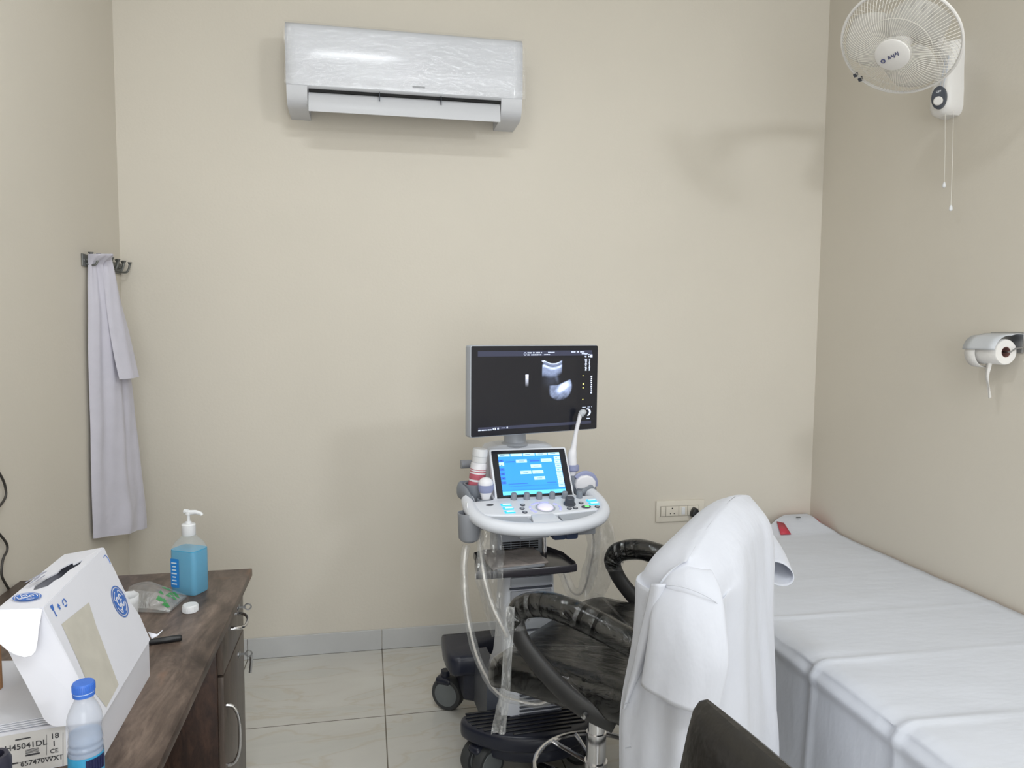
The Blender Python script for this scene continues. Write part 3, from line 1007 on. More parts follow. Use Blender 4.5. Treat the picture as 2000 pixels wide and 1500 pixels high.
for k in range(8):
    legend(.096, .054-.0150*k, .096+rnd.uniform(.006, .012), .0555-.0150*k)
for x, y in ((-.051, .0405), (.041, .0405), (.000, .0195), (-.041, -.0035), (.003, -.0035), (.006, -.027)):
    legend(x+.010, y+.005, x+.029, y+.0065)
for k in range(6):
    legend(-.108, .049-.0168*k, -.102, .0515-.0168*k)
# ---- shoulder and stem for the monitor
b = MB()
b.loft([[Vector((x, y, z)) for x, y in rrect(-w_, y0, w_, .20, .03, 5)] for z, w_, y0 in ((.86, .135, .0), (.93, .135, .0), (1.0, .135, .055), (1.055, .135, .075), (1.075, .12, .085), (1.082, .09, .09))])
b.build('console_back', M_BODY, us, ang=50)
MB().lathe([(.056, 0), (.050, .006), (.0415, .010), (.0395, .05), (.040, .14)], T(-.014, .125, 1.078), n=32).build('monitor_stem', M_SILV, us)
MB().tube([(-.214, .145, 1.006), (-.10, .150, 1.006)], .016, n=16).build('rear_grip', M_MIDG, us)
# ---- monitor
ml = Vector((.3415, 2.428, 1.2905)); mr = Vector((.8455, 2.587, 1.2915))
mdir = (mr-ml); mdir.z = 0
mdir.normalize()
mc = USI @ ((ml+mr)*.5)
md_l = (USI.to_3x3() @ mdir)
MM = frame(mc, md_l, Vector((0, 0, 1)))     # z points out of the screen
MW, MH = .262, .1575
b = MB(MM)
b.prism(rrect(-MW, -MH, MW, MH, .008), -.040, -.0015, bev=.004)
b.box((0, -.02, -.055), (.26, .18, .04), bev=.014)
mon = b.build('monitor', M_SILV, us)
sc = MB(MM).prism(rrect(-MW+.004, -MH+.003, MW-.001, MH-.003, .005), -.0015, .0008).build('screen', M_LCD, mon)
M_E0 = mat('screen_faint_band', (52, 55, 74), rough=0.3, var=0.0, emit=0.35)
M_EW = mat('screen_white_text', (190, 200, 225), rough=0.3, var=0.0, emit=0.75)
M_EY = mat('screen_yellow_mark', (226, 220, 120), rough=0.3, var=0.0, emit=0.8)
def sxy(u, v):   # crop coordinates 0..1 on the screen face
    return (-MW+.004+(2*MW-.005)*u, MH-.003-(2*MH-.006)*v)
def srect(b, u0, v0, u1, v1, z=0.0):
    x0, y0 = sxy(u0, v0)
    x1, y1 = sxy(u1, v1)
    b.rect(x0, y1, x1, y0, z=z)
b = MB(MM @ T(0, 0, .0012))
srect(b, .045, .055, .95, .115)
b.build('screen_band', M_E0, sc)
b = MB(MM @ T(0, 0, .0012))
srect(b, .05, .90, .95, .935)
b.build('screen_band', M_E0, sc)
# the scan: fan-shaped patches with soft speckle, lit from the display
def scan_mat():
    m = bpy.data.materials.new('ultrasound_scan_image')
    m.use_nodes = True
    nt = m.node_tree
    bs = nt.nodes['Principled BSDF']
    at = nt.nodes.new('ShaderNodeVertexColor')
    at.layer_name = 'scan'
    tc = nt.nodes.new('ShaderNodeTexCoord')
    mp = nt.nodes.new('ShaderNodeMapping')
    mp.inputs['Scale'].default_value = (60, 60, 160)
    nt.links.new(tc.outputs['Object'], mp.inputs['Vector'])
    nz = nt.nodes.new('ShaderNodeTexNoise')
    nz.inputs['Scale'].default_value = 1.6
    nt.links.new(mp.outputs['Vector'], nz.inputs['Vector'])
    mr_ = nt.nodes.new('ShaderNodeMapRange')
    mr_.inputs[3].default_value = 0.65
    mr_.inputs[4].default_value = 1.3
    nt.links.new(nz.outputs['Fac'], mr_.inputs[0])
    mx = nt.nodes.new('ShaderNodeMixRGB')
    mx.blend_type = 'MULTIPLY'
    mx.inputs[0].default_value = 1
    nt.links.new(at.outputs['Color'], mx.inputs[1])
    nt.links.new(mr_.outputs[0], mx.inputs[2])
    bs.inputs['Base Color'].default_value = lin((31, 32, 40))
    bs.inputs['Roughness'].default_value = .18
    nt.links.new(mx.outputs[0], bs.inputs['Emission Color'])
    bs.inputs['Emission Strength'].default_value = 1.0
    return m
def sm(t):
    t = max(0.0, min(1.0, t))
    return t*t*(3-2*t)
def scan_value(u, v):
    """brightness of the scan picture at screen position u, v"""
    val = 0.0
    # upper fan: bounded above by a sagging arc from (.56,.17) to (.70,.165)
    uu = (u-.555)/.145
    if -.12 < uu < 1.05:
        top = .172+.035*math.sin(PI*max(0, min(1, uu)))
        d = v-top
        edge = sm((uu+.10+d*1.2)/.12)*sm((1.02-uu)/.10)
        if d > -.004:
            val += edge*(1.0*math.exp(-(d/.008)**2)+.55*math.exp(-((d-.055)/.016)**2)+.40*sm(d/.02)*(1-sm((d-.085-.04*(1-uu))/.07)))
            val -= edge*.28*math.exp(-((d-.032)/.010)**2)
    # grey streak between
    val += .10*math.exp(-(((u-.655-.2*(v-.38))/.012)**2+((v-.37)/.05)**2))
    val += .05*math.exp(-(((u-.61)/.05)**2+((v-.40)/.07)**2))
    # lower bright patch: slanting top line, rounded right and lower edge
    line = .462-.62*max(0, u-.665) if u > .64 else .462+.3*(.64-u)*.2
    d = v-line
    rad = math.hypot((u-.680)/.105, (v-.475)/.165)
    lim = sm((u-.588)/.03)*sm((1.02-rad)/.14)
    if d > -.012:
        du, dv = (u-.702), (v-.490)
        p_, q_ = (du*.80-dv*.60*.62), (du*.60+dv*.80*.62)
        val += lim*sm((d+.010)/.014)*(1.15*math.exp(-((p_/.042)**2+(q_/.020)**2))+.40*math.exp(-(((u-.735)/.045)**2+((v-.46)/.06)**2))+.34*(1-.55*sm((v-.55)/.08))+.10*fbm(u*90, v*60, 2))
    return max(0.0, val)
b = MB(MM @ T(0, 0, .0012))
NU, NV = 110, 150
gr_rows = []
uvs = []
for i in range(NV+1):
    row = []
    for j in range(NU+1):
        u = .53+.29*j/NU
        v = .14+.56*i/NV
        x, y = sxy(u, v)
        row.append((x, y, 0))
        uvs.append((u, v))
    gr_rows.append(row)
b.grid(gr_rows)
so = b.build('scan_image', scan_mat(), sc)
ca = so.data.color_attributes.new('scan', 'FLOAT_COLOR', 'POINT')
for k, (u, v) in enumerate(uvs):
    q = scan_value(u, v)
    ca.data[k].color = (.50*q+.35*max(0, q-.6), .62*q+.28*max(0, q-.6), .95*q, 1)
b = MB(MM @ T(0, 0, .0012))
N_ = 14
rows = [[(sxy(.405+.012*k, .325+.14*i/N_)[0], sxy(0, .325+.14*i/N_)[1], 0) for k in (0, 1, 2)] for i in range(N_+1)]
b.grid(rows)
go = b.build('grey_bar', so.data.materials[0], sc)
ca = go.data.color_attributes.new('scan', 'FLOAT_COLOR', 'POINT')
for k in range(len(go.data.vertices)):
    q = 1.2*(1-(k//3)/N_)**1.1
    ca.data[k].color = (.75*q, .8*q, .95*q, 1)
b = MB(MM @ T(0, 0, .0016))
rnd = random.Random(11)
def letters(u0, v0, u1, v1, n, vert=False):
    for k in range(n):
        if rnd.random() < .10:
            continue
        if vert:
            a, c = v0+(v1-v0)*k/n, v0+(v1-v0)*(k+.66)/n
            srect(b, u0+rnd.uniform(0, .25)*(u1-u0), a, u1-rnd.uniform(0, .25)*(u1-u0), c)
        else:
            a, c = u0+(u1-u0)*k/n, u0+(u1-u0)*(k+.72)/n
            srect(b, a, v0+rnd.uniform(0, .002), c, v1)
letters(.418, .070, .535, .084, 16); letters(.582, .068, .645, .080, 8)
letters(.418, .094, .530, .108, 15); letters(.55, .094, .60, .106, 6)
letters(.775, .064, .810, .080, 4); letters(.82, .064, .885, .080, 7); letters(.862, .088, .913, .100, 6)
letters(.885, .105, .905, .14, 4, True); letters(.915, .10, .932, .14, 4, True)
letters(.888, .155, .908, .30, 12, True); letters(.922, .155, .936, .30, 12, True)
letters(.940, .36, .955, .58, 9, True)
letters(.872, .728, .965, .736, 12); letters(.91, .865, .94, .877, 4)
letters(.05, .925, .150, .938, 16)
srect(b, .158, .915, .164, .935); srect(b, .172, .912, .179, .938); srect(b, .192, .914, .203, .934); srect(b, .222, .918, .25, .921); srect(b, .262, .910, .272, .928)
srect(b, .935, .105, .953, .140)
x, y = sxy(.400, .090)
b.tube([(x+.0045*math.cos(2*PI*k/10), y+.0045*math.sin(2*PI*k/10), 0) for k in range(10)], .0012, n=4, closed=True)
x, y = sxy(.545, .178)
b.face([(x-.008, y+.002, 0), (x+.007, y+.003, 0), (x, y-.004, 0)])
x, y = sxy(.915, .795)
b.tube([(x+.012*math.cos(math.radians(a)), y+.012*math.sin(math.radians(a)), 0) for a in range(110, -100, -15)], [.0014+.0025*math.sin(PI*k/14) for k in range(14)], n=5)
b.build('screen_text', M_EW, sc)
b = MB(MM @ T(0, 0, .0016))
for u, v, r in ((.875, .355, .002), (.879, .455, .0035), (.877, .50, .0025), (.876, .64, .0025)):
    x, y = sxy(u, v)
    b.disc(r, T(x, y, 0), n=12)
b.build('screen_marks', M_EY, sc)
# ---- probe holders
def cradle(px, y, z, r, h_, mt, tilt=0):
    return MB(T(px, y, z) @ rotm(rx=tilt)).lathe([(r*.8, 0), (r, .01), (r, h_), (r-.005, h_), (r-.005, .015)], n=24).build('probe_holder', mt, us)
b = MB()
b.tube([(-.215, -.09, .895), (-.228, -.02, .930), (-.236, .045, .935), (-.18, .075, .93)], .018, n=10, smooth=5, flat=(1.6, .6))
b.build('holder_bracket', M_RIM, us)
b = MB()
for cx_, cy_, z_, r_ in ((-.187, .02, .925, .034), (-.170, -.060, .888, .020)):
    b.lathe([(r_*.75, -.04), (r_+.004, -.03), (r_+.005, .035), (r_, .035), (r_-.001, -.02)], T(cx_, cy_, z_), n=24)
b.build('probe_holder', M_RIM, us)
b = MB()
for cx_, cy_, z_, r_ in ((.212, .003, .912, .026), (.177, .028, .955, .0225)):
    b.lathe([(r_*.75, -.05), (r_+.004, -.03), (r_+.005, .02), (r_, .02), (r_-.001, -.02)], T(cx_, cy_, z_), n=24)
b.build('probe_holder', M_RIM, us)
b = MB()
b.tube([(.20, -.03, .905), (.252, .0, .925), (.248, .05, .93), (.18, .07, .94)], .016, n=10, smooth=5, flat=(1.6, .6))
b.build('holder_bracket', M_RIM, us)
# cup hung at the left side
cu_ = Vector((-.236, -.135, .797))
b = MB(T(*cu_))
b.lathe([(.016, 0), (.028, .006), (.0355, .015), (.0390, .100), (.036, .100), (.033, .03)], n=30)
b.box((.046, .03, .06), (.03, .05, .05), bev=.008)
b.build('cup_holder', M_MIDG, us, ang=50)
# ---- things resting in the holders
def UW(v):
    return USM @ Vector(v)
M_PRW = mat('probe_white_plastic', (230, 230, 236), rough=0.3, var=0)
M_PINK = mat('red_pink_print', (190, 98, 114), rough=0.45, var=0.12, vscale=60)
gp = UW((-.187, .02, .897))
gb = thing('gel_bottle', gp, 'white squeeze gel bottle with red printed bands in the left holder', 'gel bottle')
gb.rotation_euler = (math.radians(1), math.radians(6), MA)
b = MB().lathe([(.024, 0), (.0275, .004), (.0285, .02), (.0285, .128), (.027, .136), (.022, .140)], n=32).build('bottle', M_PRW, gb)
b = MB()
b.lathe([(.0289, .028), (.0289, .073)], caps=False, n=32)
b.lathe([(.0289, .080), (.0289, .100)], caps=False, n=32)
b.lathe([(.0289, .106), (.0289, .1095)], caps=False, n=32)
b.lathe([(.0289, .114), (.0289, .1165)], caps=False, n=32)
b.build('printed_label', M_PINK, gb)
b = MB(T(0, 0, .05) @ rotm(rz=math.radians(-8)))
for k in range(5):
    for r_ in range(3):
        a = -PI/2-.5+.22*k
        b.box((.0291*math.cos(a), .0291*math.sin(a), -.012+.009*r_), (.0045, .001, .0025), m=None)
b.build('label_print', M_PRW, gb)
b = MB().lathe([(.0225, .138), (.026, .141), (.026, .160), (.0275, .162), (.0275, .182), (.025, .188), (0, .189)], n=32, caps=False).build('cap', M_WHITE, gb)
# curved probe on the left
p0 = UW((-.166, -.060, .897))
pr = thing('ultrasound_probe', p0, 'curved ultrasound probe with white rounded head in the left holder below the red gel bottle', 'ultrasound probe')
pr.rotation_euler = (math.radians(6), 0, MA)
MB().loft([[Vector((x*w_, y*d_, z)) for x, y in rrect(-1, -1, 1, 1, .6, 5)] for z, w_, d_ in ((-.03, .010, .010), (.0, .012, .011), (.03, .014, .013), (.052, .021, .017))]).build('grip', M_PRW, pr, ang=60)
MB().loft([[Vector((x*w_, y*d_, z)) for x, y in rrect(-1, -1, 1, 1, .7, 5)] for z, w_, d_ in ((.051, .0215, .018), (.060, .026, .021), (.078, .027, .022))]).build('collar', M_BLUEG, pr, ang=60)
MB().ball((0, 0, .080), .026, (1.0, .82, .85)).build('head', M_PRW, pr)
# curved probe on the right
p0 = UW((.212, .005, .893))
pr = thing('ultrasound_probe', p0, 'broad curved ultrasound probe with blue-grey edge in the right holder beside the touch screen', 'ultrasound probe')
pr.rotation_euler = (math.radians(8), math.radians(6), MA)
b = MB(rotm(rx=PI/2))
b.prism([(-.016, -.04), (.016, -.04), (.019, .018), (.036, .036), (.040, .05), (.036, .068), (.022, .082), (0, .087), (-.022, .082), (-.036, .068), (-.040, .05), (-.036, .036), (-.019, .018)], -.012, .012, bev=.006, seg=3)
b.build('grip', M_PRW, pr, ang=50)
b = MB()
b.tube([(.040*math.cos(math.radians(a)), .004, .050+.040*math.sin(math.radians(a))) for a in range(150, -12, -12)], .010, n=10, flat=(.55, 1.15), up=(0, 1, 0))
b.build('lens_edge', M_BLUEG, pr)
# long slim probe
p0 = UW((.183, .026, .963))
pr = thing('endocavity_probe', p0, 'slim upright white probe with bent tip standing in front of the monitor', 'ultrasound probe')
pr.rotation_euler = (0, 0, MA)
MB().tube([(-.006, 0, -.03), (-.006, 0, .05), (-.006, 0, .085), (.000, 0, .118), (.006, -.002, .165), (.016, -.006, .215), (.022, -.008, .238)], [.016, .0175, .0165, .0105, .0075, .0075, .009], n=16, smooth=6).build('shaft', M_PRW, pr, ang=60)
MB().lathe([(.020, .026), (.024, .029), (.024, .046), (.019, .049)], T(-.004, 0, 0), n=28).build('collar', M_BLUEG, pr)
MB().tube([(.021, -.008, .234), (.030, -.010, .240), (.037, -.012, .236)], [.0125, .0135, .009], n=14, smooth=4).build('tip', M_GREYP, pr)
# slim white piece standing in the cup
p0 = UW((-.231, -.135, .83))
pr = thing('small_probe', p0, 'small white probe end standing in the grey side cup of the machine', 'ultrasound probe')
pr.rotation_euler = (0, 0, MA)
MB().box((.006, 0, .042), (.034, .022, .085), bev=.008).build('grip', M_PRW, pr)
MB().box((-.012, .004, .075), (.006, .012, .050), bev=.002).build('clip', M_WHITE, pr)
MB().box((.012, -.0112, .074), (.007, .0015, .005), bev=.0005).build('mark', M_DKG, pr)
# plastic pouch on the shelf
po = thing('plastic_pouch', UW((-.072, -.10, .703)), 'grey document pouch in clear plastic lying on the smoky shelf of the machine', 'pouch')
po.rotation_euler = (0, 0, MA+.12)
rows = []
for i in range(15):
    rows.append([Vector((-.105+.20*j/18, -.075+.13*i/14, .016+.006*fbm(j*.5, i*.5, 3)+.022*i/14*(1-.4*j/18))) for j in range(19)])
MB().grid(rows).build('pouch', mat('crumpled_grey_plastic', (150, 142, 138), rough=0.25, var=0.14, vscale=18, bump=0.5, bscale=24), po, solid=.008)
MB().box((-.005, -.03, .008), (.17, .10, .010), bev=.003).build('contents', M_MIDG, po)

# ---- probe cables in clear sleeves
M_SLEEVE = film('clear_cable_sleeve', haze=0.10, gloss=0.12, bump=0.7, bscale=22, stretch=(1, 1, .35), rough=0.15)
M_CABLE = mat('white_probe_cable', (214, 210, 204), rough=0.45, var=0)
def sleeve(name, label, pts, r, rs, flat=(1, 1), core=True):
    pts = [Vector(p) for p in pts]
    o = thing(name, pts[0], label, 'cable')
    if core:
        MB().tube(pts, .0038, n=8, smooth=8).build('inner_cable', M_CABLE, o, off=pts[0])
    pp = crv(pts, 8)[0]
    rr = [rs*(1+.08*math.sin(i*.5)+.05*math.sin(i*1.3+1)) for i in range(len(pp))]
    MB().tube(pp, rr, n=12, flat=flat, cap=False).build('clear_sleeve', M_SLEEVE, o, off=pts[0], recalc=False)
    return o
sleeve('probe_cable', 'sleeved white cable looping down from the side cup to the machine column',
       [W(911, 1066, 2.355), W(906, 1100, 2.32), W(908, 1160, 2.29), W(916, 1220, 2.27), W(931, 1280, 2.245), W(952, 1325, 2.225), W(975, 1355, 2.215), W(1010, 1368, 2.21), W(1050, 1375, 2.20), W(1085, 1362, 2.195)], .004, .013)
sleeve('probe_cable', 'sleeved white cable hanging from under the left side of the machine console',
       [W(938, 1030, 2.36), W(938, 1070, 2.32), W(946, 1130, 2.27), W(960, 1180, 2.24), W(978, 1220, 2.215), W(991, 1245, 2.20)], .004, .012)
sleeve('cable_bundle', 'sleeved probe cables hanging below the right side of the machine console',
       [UW((.205, -.10, .845)), UW((.215, -.11, .75)), UW((.205, -.09, .64)), UW((.19, -.06, .56)), UW((.17, .0, .55)), UW((.15, .04, .62))], .004, .02, flat=(1.3, 1))
# flat clear tail hanging in front of the chair seat
M_TAIL = film('clear_sleeve_tail', haze=0.16, gloss=0.16, bump=0.9, bscale=18, stretch=(1, 1, .5), rough=0.12)
def ribbon(name, label, cl, wds, thick, n=9, seed=1, mt=None, wdir=None):
    pts = crv([Vector(p) for p in cl], 7)[0]
    k = len(pts)
    rows = []
    for i, p in enumerate(pts):
        t = i/(k-1)
        x = t*(len(wds)-1)
        q = min(int(x), len(wds)-2)
        w_ = wds[q]+(wds[q+1]-wds[q])*(x-q)
        wd2 = wdir or CR
        rows.append([p+wd2*(w_*(j/(n-1)-.5))+CF*(.35*w_*fbm(j*.9, i*.45, seed)) for j in range(n)])
    o = MB().grid(rows).build(name, mt or M_TAIL, None, solid=thick)
    return tag(o, label, 'plastic sleeve')
ribbon('plastic_sleeve', 'flat empty clear plastic sleeve hanging down in front of the chair seat',
       [W(997, 1185, 1.80), W(994, 1240, 1.80), W(990, 1300, 1.81), W(987, 1350, 1.83), W(980, 1390, 1.86), W(973, 1432, 1.88)], [.022, .024, .024, .026, .034, .040], .0008, seed=4)
M_BAG = film('clear_bag', haze=0.07, gloss=0.12, bump=0.9, bscale=16, stretch=(1, 1, .4), rough=0.14)
ribbon('plastic_cover', 'clear crinkled plastic cover hanging below the right end of the console',
       [UW((.222, -.17, .855)), UW((.225, -.175, .78)), UW((.22, -.165, .70)), UW((.215, -.15, .62)), UW((.20, -.14, .55))], [.05, .085, .10, .085, .05], .0006, n=15, seed=7, mt=M_BAG)
ribbon('plastic_cover', 'clear crinkled plastic cover hanging below the left end of the console beside the shelf',
       [UW((-.175, -.20, .855)), UW((-.18, -.21, .78)), UW((-.185, -.215, .70)), UW((-.175, -.215, .60)), UW((-.16, -.215, .50))], [.05, .09, .09, .06, .03], .0006, n=15, seed=9, mt=M_BAG)
# ================================================================== desk and what lies on it
def wood(name, c0, c1, c2, scale=(1, 1, 1), rough=0.35, cross=False):
    m = mat(name, c0, rough=rough, var=0, spec=0.4)
    nt = m.node_tree
    b = nt.nodes['Principled BSDF']
    tc = nt.nodes.new('ShaderNodeTexCoord')
    mp = nt.nodes.new('ShaderNodeMapping')
    mp.inputs['Scale'].default_value = scale
    nt.links.new(tc.outputs['Object'], mp.inputs['Vector'])
    nz = nt.nodes.new('ShaderNodeTexNoise')
    nz.inputs['Scale'].default_value = 3.0
    nz.inputs['Detail'].default_value = 9
    nz.inputs['Roughness'].default_value = 0.62
    nz.inputs['Distortion'].default_value = 0.9
    nt.links.new(mp.outputs['Vector'], nz.inputs['Vector'])
    rp = nt.nodes.new('ShaderNodeValToRGB')
    e = rp.color_ramp.elements
    e[0].position = .32; e[0].color = lin(c0)
    e[1].position = .70; e[1].color = lin(c2)
    k = e.new(.5); k.color = lin(c1)
    nt.links.new(nz.outputs['Fac'], rp.inputs['Fac'])
    # fine pores
    n2 = nt.nodes.new('ShaderNodeTexNoise')
    n2.inputs['Scale'].default_value = 26
    n2.inputs['Detail'].default_value = 5
    nt.links.new(mp.outputs['Vector'], n2.inputs['Vector'])
    r2 = nt.nodes.new('ShaderNodeValToRGB')
    r2.color_ramp.elements[0].position = .38; r2.color_ramp.elements[0].color = (.74, .74, .74, 1)
    r2.color_ramp.elements[1].position = .62; r2.color_ramp.elements[1].color = (1, 1, 1, 1)
    nt.links.new(n2.outputs['Fac'], r2.inputs['Fac'])
    mx = nt.nodes.new('ShaderNodeMixRGB')
    mx.blend_type = 'MULTIPLY'
    mx.inputs[0].default_value = .8
    nt.links.new(rp.outputs['Color'], mx.inputs[1])
    nt.links.new(r2.outputs['Color'], mx.inputs[2])
    src = mx.outputs['Color']
    if not cross:
        # a few worn tan patches
        vo = nt.nodes.new('ShaderNodeTexNoise')
        vo.inputs['Scale'].default_value = 2.4
        vo.inputs['Detail'].default_value = 2
        mp2 = nt.nodes.new('ShaderNodeMapping')
        mp2.inputs['Scale'].default_value = (4.2, 2.2, 1)
        mp2.inputs['Location'].default_value = (.35, .1, 0)
        nt.links.new(tc.outputs['Object'], mp2.inputs['Vector'])
        nt.links.new(mp2.outputs['Vector'], vo.inputs['Vector'])
        r3 = nt.nodes.new('ShaderNodeValToRGB')
        r3.color_ramp.elements[0].position = .66; r3.color_ramp.elements[0].color = (0, 0, 0, 1)
        r3.color_ramp.elements[1].position = .74; r3.color_ramp.elements[1].color = (.55, .55, .55, 1)
        nt.links.new(vo.outputs['Fac'], r3.inputs['Fac'])
        m2 = nt.nodes.new('ShaderNodeMixRGB')
        nt.links.new(r3.outputs['Color'], m2.inputs['Fac'])
        nt.links.new(src, m2.inputs['Color1'])
        m2.inputs['Color2'].default_value = lin((140, 106, 84))
        src = m2.outputs['Color']
    nt.links.new(src, b.inputs['Base Color'])
    return m
M_WOOD = wood('walnut_laminate', (56, 45, 40), (96, 82, 74), (136, 119, 108), scale=(4.2, 1.3, 3), rough=.42)
M_WOODV = wood('walnut_laminate_upright', (66, 58, 53), (90, 79, 72), (106, 94, 86), scale=(4, 5, .9), cross=True)
M_WOODD = wood('dark_brown_woven_laminate', (36, 25, 21), (58, 40, 33), (82, 58, 47), scale=(9, 9, 3.5), cross=True)
DX0, DX1, DY0, DY1, DZ = XL+.012, -.355, 0.98, 2.345, .75
dk = thing('desk', ((DX0+DX1)/2, (DY0+DY1)/2, 0), 'dark walnut laminate desk with a drawer cabinet against the left wall', 'desk')
off = dk.location
MB().box(((DX0+DX1)/2, (DY0+DY1)/2, DZ-.0125), (DX1-DX0, DY1-DY0, .025), bev=.0025).build('desk_top', M_WOOD, dk, off=off)
CXF = -.385
b = MB()
b.box(((DX0+CXF)/2, 1.994, .362), (CXF-DX0-.02, .018, .724), bev=.001)
b.build('cabinet_side', M_WOODD, dk, off=off)
b = MB()
b.box(((DX0+CXF)/2, 2.322, .362), (CXF-DX0-.0, .018, .724), bev=.001)
b.box(((DX0+CXF)/2, 2.158, .04), (CXF-DX0-.02, .31, .05), bev=.001)
b.box((DX0+.008, 2.158, .362), (.016, .31, .70), bev=.001)
b.build('cabinet_body', M_WOODV, dk, off=off)
b = MB()
b.box((DX0+.02, (DY0+1.98)/2, .46), (.016, 1.98-DY0-.02, .5), bev=.001)
b.build('modesty_panel', M_WOODD, dk, off=off)
MB().box(((DX0+CXF)/2, DY0+.012, .362), (CXF-DX0-.0, .02, .724), bev=.001).build('end_panel', M_WOODV, dk, off=off)
dr = MB().box((CXF-.004, 2.158, .647), (.018, .322, .148), bev=.002).build('drawer', M_WOODV, dk, off=off)
do = MB().box((CXF-.004, 2.158, .314), (.018, .322, .506), bev=.002).build('door', M_WOODV, dk, off=off)
def bow(x, y, z0, z1, out, horizontal=False):
    b = MB()
    if horizontal:
        pts = [(x, y-z0, z1), (x+out*.6, y-z0*.92, z1-.002), (x+out, y-z0*.45, z1-.006), (x+out, y+z0*.45, z1-.006), (x+out*.6, y+z0*.92, z1-.002), (x, y+z0, z1)]
    else:
        pts = [(x, y, z0), (x+out*.6, y, z0+(z1-z0)*.05), (x+out, y, z0+(z1-z0)*.28), (x+out, y, z0+(z1-z0)*.72), (x+out*.6, y, z0+(z1-z0)*.95), (x, y, z1)]
    b.tube(pts, [.0055, .0048, .0042, .0042, .0048, .0055], n=10, smooth=6)
    return b
bow(CXF+.005, 2.165, .055, .655, .034, True).build('drawer_handle', M_CHROME, dr, off=off)
bow(CXF+.005, 2.025, .305, .475, .032).build('door_handle', M_CHROME, do, off=off)
def lock(y, z, par, hang):
    b = MB(T(CXF+.005, y, z) @ rotm(ry=PI/2))
    b.lathe([(.010, 0), (.010, .003), (.007, .005), (.0, .005)], caps=False, n=20)
    b.build('lock', M_STEEL, par, off=off)
    k = MB()
    k.box((CXF+.018, y, z), (.020, .0015, .007))
    k.tube([(CXF+.030, y, z+.010*math.cos(a)) if False else (CXF+.034+.009*math.cos(a), y, z+.009*math.sin(a)) for a in np.linspace(0, 2*PI, 15)[:-1]], .0022, n=6, closed=True)
    if hang:
        k.tube([(CXF+.040, y, z-.006), (CXF+.040, y+.003, z-.03), (CXF+.036, y+.004, z-.062)], .0032, n=6, flat=(1.4, .5))
    k.build('key', M_STEEL, par, off=off)
lock(2.225, .672, dr, False)
lock(2.225, .528, do, True)

# ---- pump bottle of blue sanitiser
M_PET = mat('frosted_clear_plastic', (212, 224, 230), rough=0.25, var=0, alpha=.16, spec=.5)
M_BLUEL = mat('blue_sanitiser', (62, 160, 202), rough=0.2, var=0.02, spec=.5)
M_LBL = mat('blue_label_print', (38, 128, 206), rough=0.4, var=0)
sb = thing('sanitiser_bottle', (-.497, 2.165, DZ), 'pump bottle of bright blue hand sanitiser standing on the far end of the desk', 'bottle', rz=math.radians(-28))
def rr3(hx, hy, r, z):
    return [Vector((x, y, z)) for x, y in rrect(-hx, -hy, hx, hy, r, 5)]
MB().loft([rr3(.040, .030, .012, .001), rr3(.042, .032, .013, .006), rr3(.042, .032, .013, .110), rr3(.042, .032, .014, .126)]).build('liquid', M_BLUEL, sb, ang=50)
MB().loft([rr3(.0405, .0305, .012, 0), rr3(.0425, .0325, .013, .006), rr3(.0425, .0325, .013, .120), rr3(.041, .031, .016, .132), rr3(.035, .027, .018, .145), rr3(.024, .020, .0165, .156), rr3(.0175, .0175, .0165, .166)]).build('bottle', M_PET, sb, ang=50)
b = MB()
b.grid([[(-.0432, -.022, z), (-.0436, 0, z), (-.0432, .022, z)] for z in (.03, .06, .085)])
b.grid([[(-.036, -.0333, z), (-.008, -.0333, z)] for z in (.020, .06, .102)])
b.build('label', M_LBL, sb)
b = MB()
for k in range(7):
    b.box((-.024, -.0338, .030+.0100*k), (.017-.003*(k % 3), .0006, .0034))
b.build('label_print', mat('pale_label_text', (206, 226, 240), rough=.4, var=0), sb)
b = MB().lathe([(.0180, .164), (.0190, .166), (.0190, .194), (.0165, .197), (.008, .198), (.008, .203), (.0045, .204), (.0045, .222), (.0085, .223), (.0085, .232), (0, .234)], n=28, caps=False)
b.tube([(0, 0, .228), (.020, .006, .230), (.034, .010, .226), (.037, .011, .221)], [.0075, .006, .005, .0045], n=10)
b.tube([(0, 0, .230), (-.012, -.003, .232)], [.0075, .006], n=10)
b.build('pump', M_WHITE, sb)

# ---- loose white screw cap
cp = thing('screw_cap', WZ(372, 1194, DZ), 'small white screw cap lying on the desk in front of the sanitiser bottle', 'bottle cap')
b = MB().lathe([(.0185, 0), (.0195, .001), (.0195, .017), (.018, .0195), (0, .0195)], n=40, caps=False)
for k in range(30):
    a = 2*PI*k/30
    b.box((.0196*math.cos(a), .0196*math.sin(a), .009), (.0012, .0012, .014))
b.build('cap', M_WHITE, cp)

# ---- crumpled clear bag with green print
M_POLY = film('clear_poly_bag', haze=0.17, gloss=0.13, bump=1.0, bscale=20, rough=0.14)
M_GREEN = mat('green_bag_print', (62, 150, 82), rough=0.4, var=0.1, vscale=90, alpha=.8)
bc = WZ(300, 1178, DZ)
bag = thing('plastic_bag', bc, 'crumpled clear plastic bag with green print lying between the carton and the blue bottle', 'plastic bag')
c4 = [WZ(245, 1198, DZ+.002), WZ(330, 1200, DZ+.002), WZ(366, 1168, DZ+.002), WZ(255, 1154, DZ+.002)]
def bagpt(u, v, lift=1.0):
    p = c4[0]*(1-u)*(1-v)+c4[1]*u*(1-v)+c4[2]*u*v+c4[3]*(1-u)*v
    h = .055*math.sin(PI*min(1, max(0, u*.9+.08)))**.6*math.sin(PI*min(1, max(0, v*.86+.04)))**.7*(1-.35*u)
    h += .007*fbm(u*7, v*5, 3)*math.sin(PI*u)*math.sin(PI*v)
    return p+Vector((0, 0, .004+abs(h)*lift))-bc
